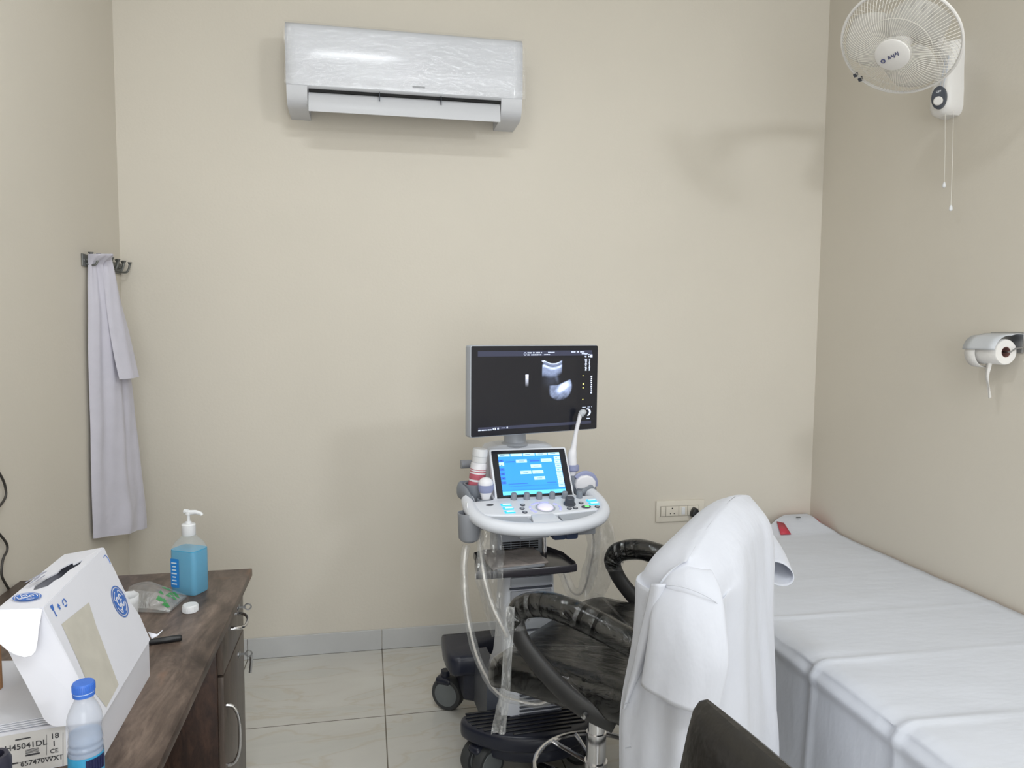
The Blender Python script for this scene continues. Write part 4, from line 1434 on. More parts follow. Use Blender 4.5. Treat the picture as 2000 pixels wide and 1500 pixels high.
MB().grid([[bagpt(j/26, i/18) for j in range(27)] for i in range(19)]).build('top_sheet', M_POLY, bag, recalc=False)
MB().grid([[bagpt(j/26, i/18, .06) for j in range(27)] for i in range(19)]).build('under_sheet', M_POLY, bag, recalc=False)
b = MB()
rnd = random.Random(5)
for k in range(16):
    u, v = .80+rnd.uniform(-.10, .14), .30+rnd.uniform(-.24, .42)
    pts = [bagpt(min(1, u+dx), min(1, v+dy))+Vector((0, 0, .0015)) for dx, dy in ((-.05, -.05), (.02, -.035), (.05, .02), (-.02, .06))]
    b.face(pts)
b.build('green_print', M_GREEN, bag)
o = MB().box((0, 0, .002), (.007, .006, .003), bev=.001).build('paper_scrap', M_WHITE, None)
o.location = WZ(328, 1194, DZ)
tag(o, 'tiny white scrap at the front edge of the crumpled plastic bag', 'scrap')

# ---- white paper cup behind the carton
cpt = WZ(246, 1244, DZ)
cu = thing('paper_cup', cpt, 'white paper cup with a torn rim half hidden behind the carton', 'cup')
b = MB()
n = 32
rows = []
for z, r in ((0, .024), (.02, .0255), (.05, .0275), (.085, .0300), (.102, .0310)):
    rows.append([Vector((r*math.cos(2*PI*k/n), r*math.sin(2*PI*k/n), z+(.006*max(0, fbm(k*.7, 1, 2)) if z > .1 else 0))) for k in range(n)])
b.loft(rows, cap0=True, cap1=False)
b.build('cup', M_WHITE, cu, solid=.0012)

# ---- black marker
mk = thing('marker_pen', WZ(314, 1257, DZ)+Vector((0, 0, .0075)), 'black marker pen lying on the desk beside the carton', 'pen')
d_ = (WZ(346, 1252, DZ)-WZ(296, 1259, DZ))
mk.rotation_euler = (0, PI/2, math.atan2(d_.y, d_.x))
MB().lathe([(.003, -.052), (.0065, -.048), (.0072, -.02), (.0072, .010)], n=18).build('barrel', M_BLACK, mk)
MB().lathe([(.0078, .008), (.0078, .042), (.0055, .046)], n=18).build('cap', M_BLACK, mk)

# ---- carton
M_CARD = mat('white_card', (222, 223, 232), rough=0.6, var=0.015, vscale=8)
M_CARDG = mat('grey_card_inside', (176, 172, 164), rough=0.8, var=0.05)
M_INK = mat('royal_blue_print', (56, 108, 190), rough=0.5, var=0.04, vscale=30)
M_TAPE = mat('torn_label_residue', (196, 192, 182), rough=0.55, var=0.07, vscale=22)
M_TXT = mat('dark_grey_print', (62, 62, 66), rough=0.6, var=0)
A0 = Vector((-.454, 1.330, DZ)); A1 = Vector((-.4625, 1.641, DZ))     # right side, near and far
wv = Vector((-.985, -.19, 0)).normalized()
B0 = A0+wv*.33; B1 = A1+wv*.33
ct = thing('carton', (A0+A1+B0+B1)/4, 'white shipping carton with raised carry lid and blue round logos on the desk', 'carton')
co = ct.location
H1 = Vector((0, 0, .076))
b = MB()
b.loft([[p+Vector((0, 0, .0005)) for p in (A0, A1, B1, B0)], [p+H1 for p in (A0, A1, B1, B0)]])
b.build('tray', M_CARD, ct, off=co)
# label on the near face of the tray
ax = -wv
lm = frame(B0+H1, ax, (0, 0, 1))      # x along the near face towards the right corner, y up
lw = .33
def lface(px, py):
    """photo point on the near face, in label coordinates"""
    n_ = lm.col[2].to_3d()
    d = CR*((px-1000)/F_PX)-CU*((py-750)/F_PX)+CF
    o_ = Vector((0, 0, CAM_H))
    p = o_+d*((B0-o_).dot(n_)/d.dot(n_))
    q = lm.inverted() @ p
    return q
q0, q1 = lface(128, 1428), lface(0, 1452)
lx1 = q0.x
lb_ = MB(lm @ T(0, 0, .0006))
lb_.rect(.02, -.074, lx1, -.0045)
lbo = lb_.build('shipping_label', mat('label_paper', (206, 204, 202), rough=.6, var=.03), ct, off=co)
t = MB(lm @ T(0, 0, .0012))
cs = (lx1-lface(0, 1452).x)/128     # metres per photo pixel along the face
def lt(txt, px, py, size, **k):
    q = lface(px, py)
    t.text(txt, size*cs, T(q.x, q.y, 0), **k)
lt('H45041DL', 51, 1456, 18.5, bold=.0002)
lt('18', 107, 1437, 18, bold=.0002)
lt('1', 106, 1452, 18, bold=.0002)
lt('CE', 106, 1466, 14, bold=.0002)
lt('657470WX1', 82, 1485, 16, bold=.0002)
def lr(x0, y0, x1, y1):
    sl = -.19*(x1-x0)
    q = [lface(x0, y1), lface(x1, y1+sl), lface(x1, y0+sl), lface(x0, y0)]
    t.face([(v.x, v.y, 0) for v in q])
lr(30, 1444, 60, 1446.5)
for k in range(4):
    lr(50, 1464+2.2*k, 76, 1465.0+2.2*k)
lr(50, 1473.5, 78, 1477)
lr(2, 1474, 20, 1476); lr(14, 1492, 36, 1495)
lr(91, 1434, 91.8, 1474); lr(0, 1496, 124, 1496.8); lr(123, 1430, 123.8, 1500)
t.build('label_lettering', M_TXT, lbo, off=co)
# raised lid: ridge R0 (near) R1 (far); left edge L0, L1
R0 = WZ(83, 1189, 1.030); R1 = WZ(202, 1070, 1.030)
L1 = WZ(125, 1084, 1.012); L0 = WZ(-8, 1192, 1.012)
J0 = WZ(196, 1409, DZ+.076); J1 = WZ(292, 1250, DZ+.076)
def flatten(o):
    o.data.polygons.foreach_set('use_smooth', [False]*len(o.data.polygons))
    if o.modifiers:
        o.modifiers[0].offset = 0
    return o
def card(pts, name, mt=M_CARD, par=ct, th=.0025, sub=None):
    b = MB()
    if sub:
        for f in sub:
            b.face([pts[i] for i in f])
    else:
        b.face(pts)
    return flatten(b.build(name, mt, par, off=co, solid=th, recalc=False))
def on_panel(px, py, n_, o_):
    d = CR*((px-1000)/F_PX)-CU*((py-750)/F_PX)+CF
    c_ = Vector((0, 0, CAM_H))
    return c_+d*((o_-c_).dot(n_)/d.dot(n_))
nR = (J1-R0).cross(J0-R0).normalized()
R1 = on_panel(202, 1070, nR, R0)
nK = (R0-J0).cross(wv).normalized()          # near end of the lid, standing on the tray's near edge
L0 = on_panel(-8, 1192, nK, R0)
Kd, K2 = on_panel(241, 1158, nR, R0), on_panel(272, 1203, nR, R0)
card([R0, J0, J1, K2, Kd, R1], 'lid_side_panel')
# top panel with hand slot (built as strips round the slot)
def top(u, v):
    return R0*(1-u)*(1-v)+R1*u*(1-v)+L1*u*v+L0*(1-u)*v
s0, s1, v0, v1 = .36, .74, .42, .58
b = MB()
slot = [(.27, .66), (.33, .42), (.42, .40), (.46, .32), (.60, .30), (.68, .18), (.80, .24), (.70, .36), (.76, .46), (.66, .60), (.58, .56), (.48, .70), (.36, .76)]
outer = [(0, 1), (0, .5), (0, 0), (.25, 0), (.5, 0), (.75, 0), (1, 0), (1, .5), (1, 1), (.75, 1), (.5, 1), (.25, 1)]
# bridge outer ring and slot ring with a fan of quads on matching angles
def ring(poly, n=64):
    c = (.52, .5)
    res = []
    for k in range(n):
        a = 2*PI*k/n
        best = None
        for i in range(len(poly)):
            p, q = poly[i], poly[(i+1) % len(poly)]
            x1, y1, x2, y2 = p[0]-c[0], p[1]-c[1], q[0]-c[0], q[1]-c[1]
            dx, dy = math.cos(a), math.sin(a)
            den = dx*(y2-y1)-dy*(x2-x1)
            if abs(den) < 1e-9:
                continue
            tt = (x1*(y2-y1)-y1*(x2-x1))/den
            ss = (x1*dy-y1*dx)/den
            if tt > 0 and -1e-6 <= ss <= 1+1e-6 and (best is None or tt > best):
                best = tt
        res.append((c[0]+best*math.cos(a), c[1]+best*math.sin(a)))
    return res
ro_, ri_ = ring([(0, 0), (1, 0), (1, 1), (0, 1)]), ring(slot)
b.grid([[top(*p) for p in ro_], [top(*p) for p in ri_]], closed=True)
flatten(b.build('lid_top', M_CARD, ct, off=co, solid=.0025, recalc=False))
# far and left sides, inside dark
card([R1, L1, B1*.22+A1*.78+H1, A1+H1+Vector((0, 0, .0))], 'lid_end_panel')
card([L0, L1, B1*.22+A1*.78+H1, B0*.22+A0*.78+H1], 'lid_side_panel', M_CARD)
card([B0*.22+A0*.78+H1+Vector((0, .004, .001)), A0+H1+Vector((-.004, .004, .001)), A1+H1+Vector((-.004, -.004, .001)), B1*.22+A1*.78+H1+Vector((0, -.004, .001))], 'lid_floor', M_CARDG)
# near tuck panel (rounded corner)
def nearp(x, y, dy=0.0):
    return W(x, y, 1.318+dy)
fl = [R0+Vector((0, .002, -.002)), J0+Vector((0, .0, .001))]+[on_panel(x, y, nK, R0) for x, y in ((150, 1415), (112, 1419), (98, 1415), (86, 1404), (76, 1384), (48, 1330), (27, 1292), (8, 1255), (-4, 1215))]
card(fl, 'tuck_panel', th=.002)
# front flap folded out from the top's near edge
f_top = [L0, R0]
fr = [(82, 1191, 0), (79, 1212, -.018), (75.5, 1232, -.03), (74, 1250, -.04), (70, 1272, -.05), (62, 1281, -.054), (48, 1284, -.055), (30, 1279, -.054), (14, 1270, -.052), (0, 1258, -.05), (-12, 1246, -.045)]
nF = (L0-R0).cross(Vector((.10, -.5, -.75))).normalized()
poly = [R0]+[on_panel(x, y, nF, R0) for x, y, dy in fr[1:]]+[L0]
b = MB()
b.face(poly)
flatten(b.build('front_flap', M_CARD, ct, off=co, solid=.002, recalc=False))
# printed marks
nRt = nR if nR.dot(Vector((0, 0, CAM_H))-R0) > 0 else -nR
def roundel(center, xax, yax, nrm, r, nm):
    mm = Matrix((xax, yax, nrm)).transposed().to_4x4()
    mm.translation = center+nrm*.0020
    o = MB(mm).disc(r, n=40, r0=r*.92).build('logo_ring', M_INK, ct, off=co)
    MB(mm @ T(0, 0, .0002)).disc(r*.84, n=40).build(nm, M_INK, o, off=co)
    g = MB(mm @ T(0, 0, .0007))
    # joined script capitals inside four curling strokes
    g.tube([(x*r, y*r, 0) for x, y in [(-.08, .18), (-.20, .34), (-.38, .22), (-.40, -.06), (-.26, -.22), (-.08, -.10), (-.10, -.36), (-.28, -.46), (-.42, -.36)]], r*.05, n=6, smooth=5, flat=(.3, 1), up=(0, 0, 1))
    g.tube([(x*r, y*r, 0) for x, y in [(.38, .22), (.26, .38), (.08, .28), (.12, .06), (.28, .04), (.10, .0), (.04, -.22), (.20, -.36), (.42, -.22)]], r*.05, n=6, smooth=5, flat=(.3, 1), up=(0, 0, 1))
    for k in range(4):
        a = PI/4+PI/2*k
        pts = [(r*.70*math.cos(a+q), r*.70*math.sin(a+q), 0) for q in (-.55, -.25, .05, .3)]+[(r*.56*math.cos(a+.42), r*.56*math.sin(a+.42), 0)]
        g.tube(pts, r*.035, n=5, smooth=4, flat=(.3, 1), up=(0, 0, 1))
    g.build('logo_script', M_CARD, o, off=co)
ey = (R0-J0).normalized()
ex = ey.cross(nRt)
c_ = on_panel(232.5, 1175.5, nRt, R0)
roundel(c_, ex, ey, nRt, .0345, 'logo')
nT = (R1-R0).cross(L0-R0).normalized()
if nT.z < 0:
    nT = -nT
ey2 = (R1-R0).normalized()
c_ = on_panel(53, 1168, nT, R0)
roundel(c_, ey2.cross(nT), ey2, nT, .021, 'logo')
# handling marks on the right panel
def pmark(b, px, py, w_, h_):
    c_ = on_panel(px, py, nRt, R0)+nRt*.0020
    mm = Matrix((ex, ey, nRt)).transposed().to_4x4()
    mm.translation = c_
    b.mtx = mm
b = MB()
def mark_done(b):
    b.build('handling_mark', M_INK, ct, off=co)
    return MB()
pmark(b, 101, 1190, 0, 0); b.prism([(-.005, .007), (.005, .007), (.0035, -.001), (.001, -.003), (.001, -.012), (.004, -.014), (-.004, -.014), (-.001, -.012), (-.001, -.003), (-.0035, -.001)], 0, .0004)
b = mark_done(b)
pmark(b, 113, 1186, 0, 0); b.prism([(-.005, 0), (0, .006), (.005, 0), (.002, 0), (.002, -.005), (-.002, -.005), (-.002, 0)], 0, .0004)
b = mark_done(b)
pmark(b, 124, 1178, 0, 0)
for k in range(3):
    a = PI/2+2*PI*k/3
    b.tube([(.0065*math.cos(a+q), .0065*math.sin(a+q), .0002) for q in (.25, .8, 1.35, 1.8)], .0014, n=5, flat=(.3, 1), up=(0, 0, 1))
b = mark_done(b)
pmark(b, 206, 1092, 0, 0); b.tube([(-.010, .006, .0002), (.002, .008, .0002), (.008, -.004, .0002), (.006, -.014, .0002)], .0006, n=4, smooth=3)
b.build('pen_scribble', M_INK, ct, off=co)
b = MB()
rs = [on_panel(x, y, nRt, R0)+nRt*.0017 for x, y in ((118, 1220), (172, 1177), (186, 1222), (230, 1338), (206, 1383), (168, 1333), (150, 1290))]
b.face(rs)
b.build('torn_label_patch', M_TAPE, ct, off=co)
# small text lines on the lid top
b = MB()
for k, (x0, y0, x1, y1) in enumerate(((48, 1141, 86, 1119), (56, 1143, 78, 1128), (66, 1134, 92, 1117), (70, 1138, 88, 1125))):
    p, q = on_panel(x0, y0, nT, R0)+nT*.0020, on_panel(x1, y1, nT, R0)+nT*.0020
    s_ = (q-p).cross(nT).normalized()*.0013
    b.face([p-s_, q-s_, q+s_, p+s_])
b.build('lid_print', mat('faint_print', (150, 152, 170), rough=.6, var=0), ct, off=co)
# torn strip at the far right corner
p = J1+Vector((.004, .002, .001))
b = MB().grid([[p, p+Vector((-.01, .01, .012))], [p+Vector((.010, .006, .003)), p+Vector((.009, .007, .007))], [p+Vector((.019, .016, .012)), p+Vector((.0185, .016, .013))]])
b.build('torn_strip', M_CARD, ct, off=co, solid=.001, recalc=False)
# ---- loose papers on the tray, left of the lid
pp = (B0*.85+A0*.15)+H1
for k in range(4):
    c = (B0*.80+B1*.20)*.5+(B0*.45+A0*.55)*.5+H1
    b = MB()
    ext0 = -.02+.006*k
    q = [B0*.23+A0*.77+Vector((0, .004+.004*k, 0)), B1*.23+A1*.77+Vector((0, -.02-.02*k, 0)), B1+Vector((0.02, -.02+.008*k, 0)), B0+Vector((.01, .004+.002*k, 0))]
    z = H1.z+.0016+.0022*k
    b.loft([[v+Vector((0, 0, z)) for v in q], [v+Vector((0, 0, z+.0012)) for v in q]])
    o = b.build('paper_sheet', mat('white_paper', (216, 218, 226), rough=.7, var=.03, vscale=10) if k == 0 else bpy.data.materials['white_paper'], None, off=c)
    o.location = c
    tag(o, 'white sheet of paper in the stack on the carton tray under the lid flap', 'paper', 'papers on the carton tray')
# ---- brown card tube behind the flap
bt = W(-24, 1266, 1.45)
o = thing('cardboard_tube', (bt.x, bt.y, DZ+H1.z+.010), 'brown cardboard tube behind the carton flap at the left edge of the photo', 'tube')
MB().lathe([(.020, 0), (.020, .095), (.017, .095), (.017, .002)], n=24).build('tube', mat('brown_kraft_card', (176, 132, 92), rough=.75), o)
# ---- water bottle
M_PETW = mat('clear_water_bottle_plastic', (206, 212, 226), rough=0.12, var=0, alpha=.42, spec=.6)
M_WATER = mat('water', (150, 182, 220), rough=0.08, var=0, alpha=.55, spec=.5)
M_CAPB = mat('blue_screw_cap', (62, 112, 205), rough=0.4, var=0.02)
wbp = Vector((-.442, 1.222, DZ))
wb = thing('water_bottle', wbp, 'clear water bottle with blue screw cap standing in front of the carton', 'bottle')
wb.scale = (.85, .85, .85)
prof = [(.020, 0), (.026, .001), (.0295, .006), (.030, .02), (.0285, .03), (.030, .04), (.0298, .092), (.0285, .097), (.0298, .102), (.0283, .108), (.0292, .114), (.0282, .122), (.0276, .130), (.0282, .140), (.0298, .150), (.0290, .160), (.0245, .174), (.0185, .186), (.0162, .192), (.0158, .206)]
pv = [(v.x, v.y) for v in crv([Vector((r, z, 0)) for r, z in prof], 3)[0]]
MB().lathe(pv, n=40, caps=False).build('bottle', M_PETW, wb, ang=80)
pw = [(max(.0, r-.0012), z+.001) for r, z in pv if z < .128]
MB().lathe(pw, n=36).build('water', M_WATER, wb, ang=60)
b = MB().lathe([(.0302, .040), (.0302, .090)], n=40, caps=False).build('label', mat('blue_water_label', (64, 156, 200), rough=.35, var=.12, vscale=20), wb)
b2 = MB()
for a in np.linspace(-1.15, -.2, 7):
    b2.box((.0305*math.cos(a), .0305*math.sin(a), .074), (.005, .005, .024))
b2.build('label_print', mat('dark_navy_label_print', (38, 42, 80), rough=.4, var=0), b)
b = MB().lathe([(.0185, .1985), (.0188, .204), (.0172, .2045), (.0172, .2065), (.0188, .207), (.0188, .221), (.0175, .2235), (0, .2240)], n=36, caps=False)
for k in range(36):
    a = 2*PI*k/36
    b.box((.0188*math.cos(a), .0188*math.sin(a), .214), (.0010, .0010, .012))
b.build('screw_cap', M_CAPB, wb)
MB().lathe([(.0174, .2042), (.0174, .2068)], n=30, caps=False).build('cap_ring', mat('pale_blue_ring', (186, 208, 240), rough=.4, var=0), wb)
# ---- dark rounded object at the very edge of the photo
bp = W(-14, 1500, 1.10)
o = thing('pen_holder', (bp.x, bp.y, DZ), 'dark rounded holder cut off by the lower left corner, in front of the carton label', 'holder')
hh_ = W(0, 1474, 1.10).z-DZ
MB().lathe([(.020, 0), (.0225, .003), (.0225, hh_-.008), (.019, hh_), (.014, hh_), (.014, .01)], n=28).build('holder', mat('dark_navy_plastic', (44, 44, 58), rough=.4), o)
# ================================================================== examination bed
M_RED = mat('red_vinyl', (196, 62, 80), rough=0.4, var=0.05, bump=0.05, bscale=80)
M_SHEET = mat('white_bed_sheet', (210, 214, 224), rough=0.85, var=0.02, vscale=5, bump=0.28, bscale=9, stretch=(1, 2.5, 1.2), sheen=0.15)
M_STEELP = mat('painted_steel', (200, 202, 206), rough=0.4, metal=.2)
BX0, BX1, BY0, BY1, BZ = 1.325, 2.268, 0.95, 3.362, 0.512
bed = thing('examination_bed', ((BX0+BX1)/2, (BY0+BY1)/2, 0), 'red vinyl examination couch with raised head end along the right wall', 'bed')
bo = bed.location
def bed_left(y):
    """open edge of the couch; its head end narrows towards the corner"""
    return BX0 if y < 2.74 else BX0+.735*((y-2.74)/.56)
# mattress: raised wedge at the head (far) end
def bed_z(y):
    t = (y-3.10)/.20
    return BZ+.048*sm(t)
b = MB()
loops = []
for y in [BY0, 1.5, 2.0, 2.5, 2.74, 2.9, 3.02, 3.10, 3.16, 3.18, 3.20, 3.22, 3.24, 3.26, 3.28, 3.30, 3.32, BY1]:
    z = bed_z(y)-.004
    loops.append([Vector((x, y, zz)) for x, zz in [(bed_left(y)+.012, .42), (bed_left(y)+.006, .43), (bed_left(y)+.006, z-.015), (bed_left(y)+.02, z), (BX1-.02, z), (BX1-.004, z-.015), (BX1-.004, .43), (BX1-.012, .42)]])
b.loft(loops)
b.build('mattress', M_RED, bed, off=bo, ang=50)
b = MB()
b.prism([(BX0+.02, BY0+.02), (BX1-.02, BY0+.02), (BX1-.02, 3.29), (BX0+.72, 3.27), (BX0+.02, 2.73)], .365, .415, bev=.004)
b.build('bed_frame', M_STEELP, bed, off=bo)
for lx, ly in ((BX0+.06, BY0+.10), (BX1-.06, BY0+.10), (BX0+.06, 2.64), (BX1-.06, 3.2)):
        MB().box((lx, ly, .185), (.04, .04, .37), bev=.004).build('leg', M_STEELP, bed, off=bo)
# sheet over the top and down the open side
def creases(y):
    v = 0
    for yc, a, w_ in ((2.215, .0085, .016), (1.885, .0085, .014), (1.535, .010, .016), (1.18, .01, .02), (2.56, .003, .010), (2.86, .002, .010)):
        v += a*math.exp(-((y-yc)/w_)**2)-a*.35*math.exp(-((y-yc-.03)/.03)**2)
    return v
def puff(y):
    v = 1.0
    for yc in (2.215, 1.885, 1.535, 1.18):
        v -= .55*math.exp(-((y-yc)/.03)**2)
    return v
def sheet_pt(s, y):
    """s: 0 at the wall, 1 at the open edge of the bed, 2 at the hem"""
    zt = bed_z(y)+.003
    if s <= 1:
        xr = BX1-.002-.034*sm((y-3.14)/.10)
        x = xr-(xr-bed_left(y))*s
        ed = sm((s-.80)/.20)
        z = zt+creases(y)*(.22+.78*sm((s-.55)/.42))+.0018*fbm(x*9, y*7, 2)+.0025*fbm(x*3, y*16, 6)*(.3+s)
        k = max(0, s-.965)/.035
        z += .004*ed*puff(y)-.014*k*k
        if y > 3.0:
            q = sm((y-3.0)/.1)
            z = z*(1-q)+(zt+.002-.014*k*k)*q
        return Vector((x-.010*k, y, z))
    t = s-1
    zt2 = zt+.004*puff(y)-.014+creases(y)
    z = zt2-(zt2-.10)*t
    x = bed_left(y)-.010-.016*math.sin(min(1, t*7)*PI/2)-.016*t
    f = creases(y)*1.0*(1-t*.4)+.008*fbm(y*6+.4, t*1.5, 8)*t+.004*fbm(y*17, t*3, 3)*t
    # slight step where the mattress ends and the cloth falls free
    f += .008*math.exp(-((t-.07)/.03)**2)*puff(y)-.009*sm((t-.10)/.06)*(1-.5*t)
    return Vector((x-f, y, z))
ss = [k/26 for k in range(24)]+[.90, .92, .94, .955, .965, .972, .98, .985, .99, .995, 1.0]+[1+v for v in (.008, .02, .035, .05, .065, .08, .095, .11, .13, .15, .18, .22, .28, .35, .43, .5, .6, .7, .8, .9, 1.0)]
ys = []
y = BY0-.01
while y < 3.34:
    ys.append(y)
    y += .0105
b = MB()
b.grid([[sheet_pt(s, y) for s in ss] for y in ys])
# near end drop
rows = []
for t in (0, .1, .25, .5, .75, 1):
    rows.append([Vector((p.x, BY0-.012-.012*min(1, t*8), p.z-(p.z-.10)*t)) for p in [sheet_pt(s, BY0-.01) for s in ss if s <= 1]])
b.grid(rows)
sh_o = b.build('bed_sheet', M_SHEET, None, off=bo, ang=70, solid=.0015)
sh_o.location = bo
tag(sh_o, 'white creased bed sheet spread over the examination couch and hanging down its side', 'sheet')
def bz(px, py, z):
    return WZ(px, py, z)
# red patch showing at the head beside the sheet: folded vinyl flap on the sheet
p4 = [Vector((v.x, v.y, bed_z(v.y)+.008)) for v in [WZ(1517, 1020, .555), WZ(1531, 1023, .550), WZ(1545, 1039, .535), WZ(1525, 1040, .535)]]
o = MB().face(p4).build('head_patch', M_RED, bed, off=bo, solid=.003, recalc=False)
o['label'] = 'red vinyl patch at the head end'
pd = thing('metal_clip', WZ(1559, 1013, .565)+Vector((0, 0, .004)), 'small dark clip lying at the head end of the bed', 'clip')
MB().box((0, 0, .003), (.022, .010, .006), bev=.002).build('clip', M_GUN, pd)

# ================================================================== stool chair under the coat
M_LEATH = mat('black_leatherette', (9, 9, 9), rough=0.22, var=0.08, vscale=14, bump=0.25, bscale=30, spec=.35)
M_LEATH2 = mat('worn_black_leatherette', (42, 40, 38), rough=0.33, var=0.12, vscale=16, bump=0.35, bscale=26, spec=.5)
M_FRAMEB = mat('satin_black_plastic', (44, 44, 45), rough=0.5, var=0.05)
M_CFILM = film('chair_wrap_film', haze=0.006, gloss=0.055, bump=1.0, bscale=11, stretch=(1, 2.4, 1), rough=0.07)
CC = Vector((.787, 1.893, 0))
CA = math.radians(135)
# local axes: +x towards the front of the chair, +y towards the camera side
def make_chair(loc, rz, label, wrap=True, mt=None, arms=True, square=False):
    ch = thing('office_chair', loc, label, 'chair', rz=rz)
    L_ = mt or M_LEATH
    # seat: thick rounded cushion
    def seat_loop(z, k, tilt=0):
        pts = rrect(-.215*k, -.295*k, .395*k, .295*k, .085*k, 7)
        return [Vector((x, y, z-(.045*((x-.22)/.175)**2 if x > .22 else 0)+.012*(abs(y)/.295)**3*(1 if z > .56 else 0))) for x, y in pts]
    b = MB()
    b.loft([seat_loop(.520, .93), seat_loop(.525, .985), seat_loop(.545, 1.0), seat_loop(.572, 1.0), seat_loop(.592, .975), seat_loop(.603, .91), seat_loop(.605, .80), seat_loop(.598, .60), seat_loop(.592, .40), seat_loop(.590, .1)])
    b.build('seat', L_, ch, ang=70)
    b = MB()
    b.loft([[Vector((x, y, z-(.04*((x-.22)/.16)**2 if x > .22 else 0))) for x, y in rrect(-.20*k, -.28*k, .375*k, .28*k, .08*k, 6)] for z, k in ((.498, .82), (.506, .95), (.528, 1.0))])
    b.build('seat_pan', M_FRAMEB, ch, ang=50)
    # backrest: curved pad
    loops = []
    prof_b = ((.60, .20, .030, -.165), (.64, .235, .045, -.170), (.75, .268, .055, -.182), (.87, .270, .052, -.196), (.96, .250, .045, -.208), (1.00, .205, .034, -.212), (1.015, .13, .018, -.214))
    if square:
        prof_b = ((.56, .20, .035, -.185), (.58, .24, .046, -.190), (.70, .262, .050, -.205), (.84, .262, .048, -.222), (.905, .260, .042, -.232), (.935, .257, .034, -.236), (.950, .252, .022, -.239), (.955, .245, .008, -.240))
    for z, hw_, th_, x0 in prof_b:
        pts = []
        for x, y in rrect(-1, -1, 1, 1, .55, 6):
            yy = y*hw_
            pts.append(Vector((x0+x*th_/1.6+(.0 if square else .05*(yy/.27)**2), yy, z)))
        loops.append(pts)
    MB().loft(loops).build('backrest', L_, ch, ang=70)
    b = MB()
    b.tube([(-.10, 0, .475), (-.20, 0, .485), (-.235, 0, .56), (-.250, 0, .70)], .028, n=10, smooth=5, flat=(.5, 1.6), up=(0, 1, 0))
    b.build('back_bar', M_FRAMEB, ch)
    for s_ in ((1, -1) if arms else ()):
        y = .295*s_
        pts = [(-.02, y-.03*s_, .505), (.06, y, .540), (.150, y+.004*s_, .590), (.232, y+.006*s_, .660), (.262, y+.004*s_, .715), (.252, y, .745)]
        arm = MB().tube(pts, [.024, .025, .024, .023, .024, .024], n=14, smooth=7, flat=(.75, 1.15), up=(0, s_, 0)).build('armrest', M_FRAMEB, ch, ang=60)
        pts = [(.262, y+.002*s_, .700), (.262, y, .735), (.236, y, .764), (.16, y, .784), (.06, y-.002*s_, .772), (-.05, y-.006*s_, .742), (-.13, y-.016*s_, .712), (-.185, y-.03*s_, .690)]
        MB().tube(pts, [.023, .029, .033, .034, .035, .034, .031, .026], n=18, smooth=8, up=(0, s_, 0)).build('arm_pad', L_, arm, ang=70)
        bt_ = MB(T(.04, y+.006*s_ , .532) @ rotm(rx=-PI/2*s_)).lathe([(.008, .012), (.007, .024), (0, .026)], n=14, caps=False)
        bt_.build('bolt', M_STEEL, arm)
        if wrap:
            pp = crv([Vector(p) for p in pts], 8)[0]
            rr = [.0365*(1+.07*math.sin(i*2.1)+.05*math.sin(i*3.7)) for i in range(len(pp))]
            MB().tube(pp, rr, n=18, cap=False, up=(0, s_, 0)).build('arm_film', M_CFILM, arm, recalc=False)
    if wrap:
        rows = []
        for z, k in ((.528, 1.0), (.545, 1.018), (.575, 1.018), (.598, .985), (.611, .91), (.612, .78), (.606, .50), (.602, .12)):
            row = seat_loop(z, k)
            rows.append([p+Vector((.006*fbm(i*.55, z*60, 2), .006*fbm(i*.6, z*50, 4), .004*fbm(i*.9, z*40, 6))) for i, p in enumerate(row)])
        rows = [crv(r, 3, True)[0] for r in rows]
        MB().grid(rows, closed=True).build('seat_film', M_CFILM, ch, recalc=False)['label'] = 'clear plastic wrap on the seat'
    # gas column, foot ring, five-star base
    b = MB()
    b.cyl((.165, 0, .05), (.165, 0, .30), .030, n=28)
    b.cyl((.165, 0, .30), (.165, 0, .505), .0265, n=28)
    b.build('gas_column', M_CHROME, ch)
    b = MB()
    n = 48
    b.tube([(.165+.185*math.cos(2*PI*k/n), .185*math.sin(2*PI*k/n), .19) for k in range(n)], .0085, n=10, closed=True)
    for k in range(3):
        a = math.radians((290, 318, 346)[k])
        b.tube([(.165, 0, .19), (.165+.185*math.cos(a), .185*math.sin(a), .19)], .007, n=8)
    b.cyl((.165, 0, .17), (.165, 0, .21), .035, n=24)
    b.build('foot_ring', M_CHROME, ch)
    b = MB()
    for k in range(5):
        a = 2*PI*k/5-.37
        b.tube([(.165, 0, .075), (.165+.15*math.cos(a), .15*math.sin(a), .068), (.165+.27*math.cos(a), .27*math.sin(a), .048)], [.03, .024, .018], n=10, smooth=3)
    b.cyl((.165, 0, .04), (.165, 0, .11), .042, n=24)
    b.build('star_base', M_CHROME, ch)
    for k in range(5):
        a = 2*PI*k/5-.37
        q = Vector((.165+.275*math.cos(a), .275*math.sin(a), 0))
        w_ = MB()
        w_.cyl((q.x, q.y, .05), (q.x, q.y, .036), .010, n=12)
        for o_ in (-.014, .014):
            c_ = q+Vector((-math.sin(a), math.cos(a), 0))*o_
            e_ = Vector((-math.sin(a), math.cos(a), 0))*.009
            w_.cyl(c_-e_+Vector((0, 0, .025)), c_+e_+Vector((0, 0, .025)), .025, n=20)
        w_.build('caster', M_BLACK, ch)
    return ch
make_chair(CC, CA, 'black leatherette high chair in clear plastic wrap with a white coat over its back')

# second chair close to the camera: only the corner of its back is in the photo
make_chair(Vector((.273, .672, .012)), math.radians(187), 'dark worn chair back whose corner stands in front of the draped white coat', wrap=False, mt=M_LEATH2, arms=False, square=True)
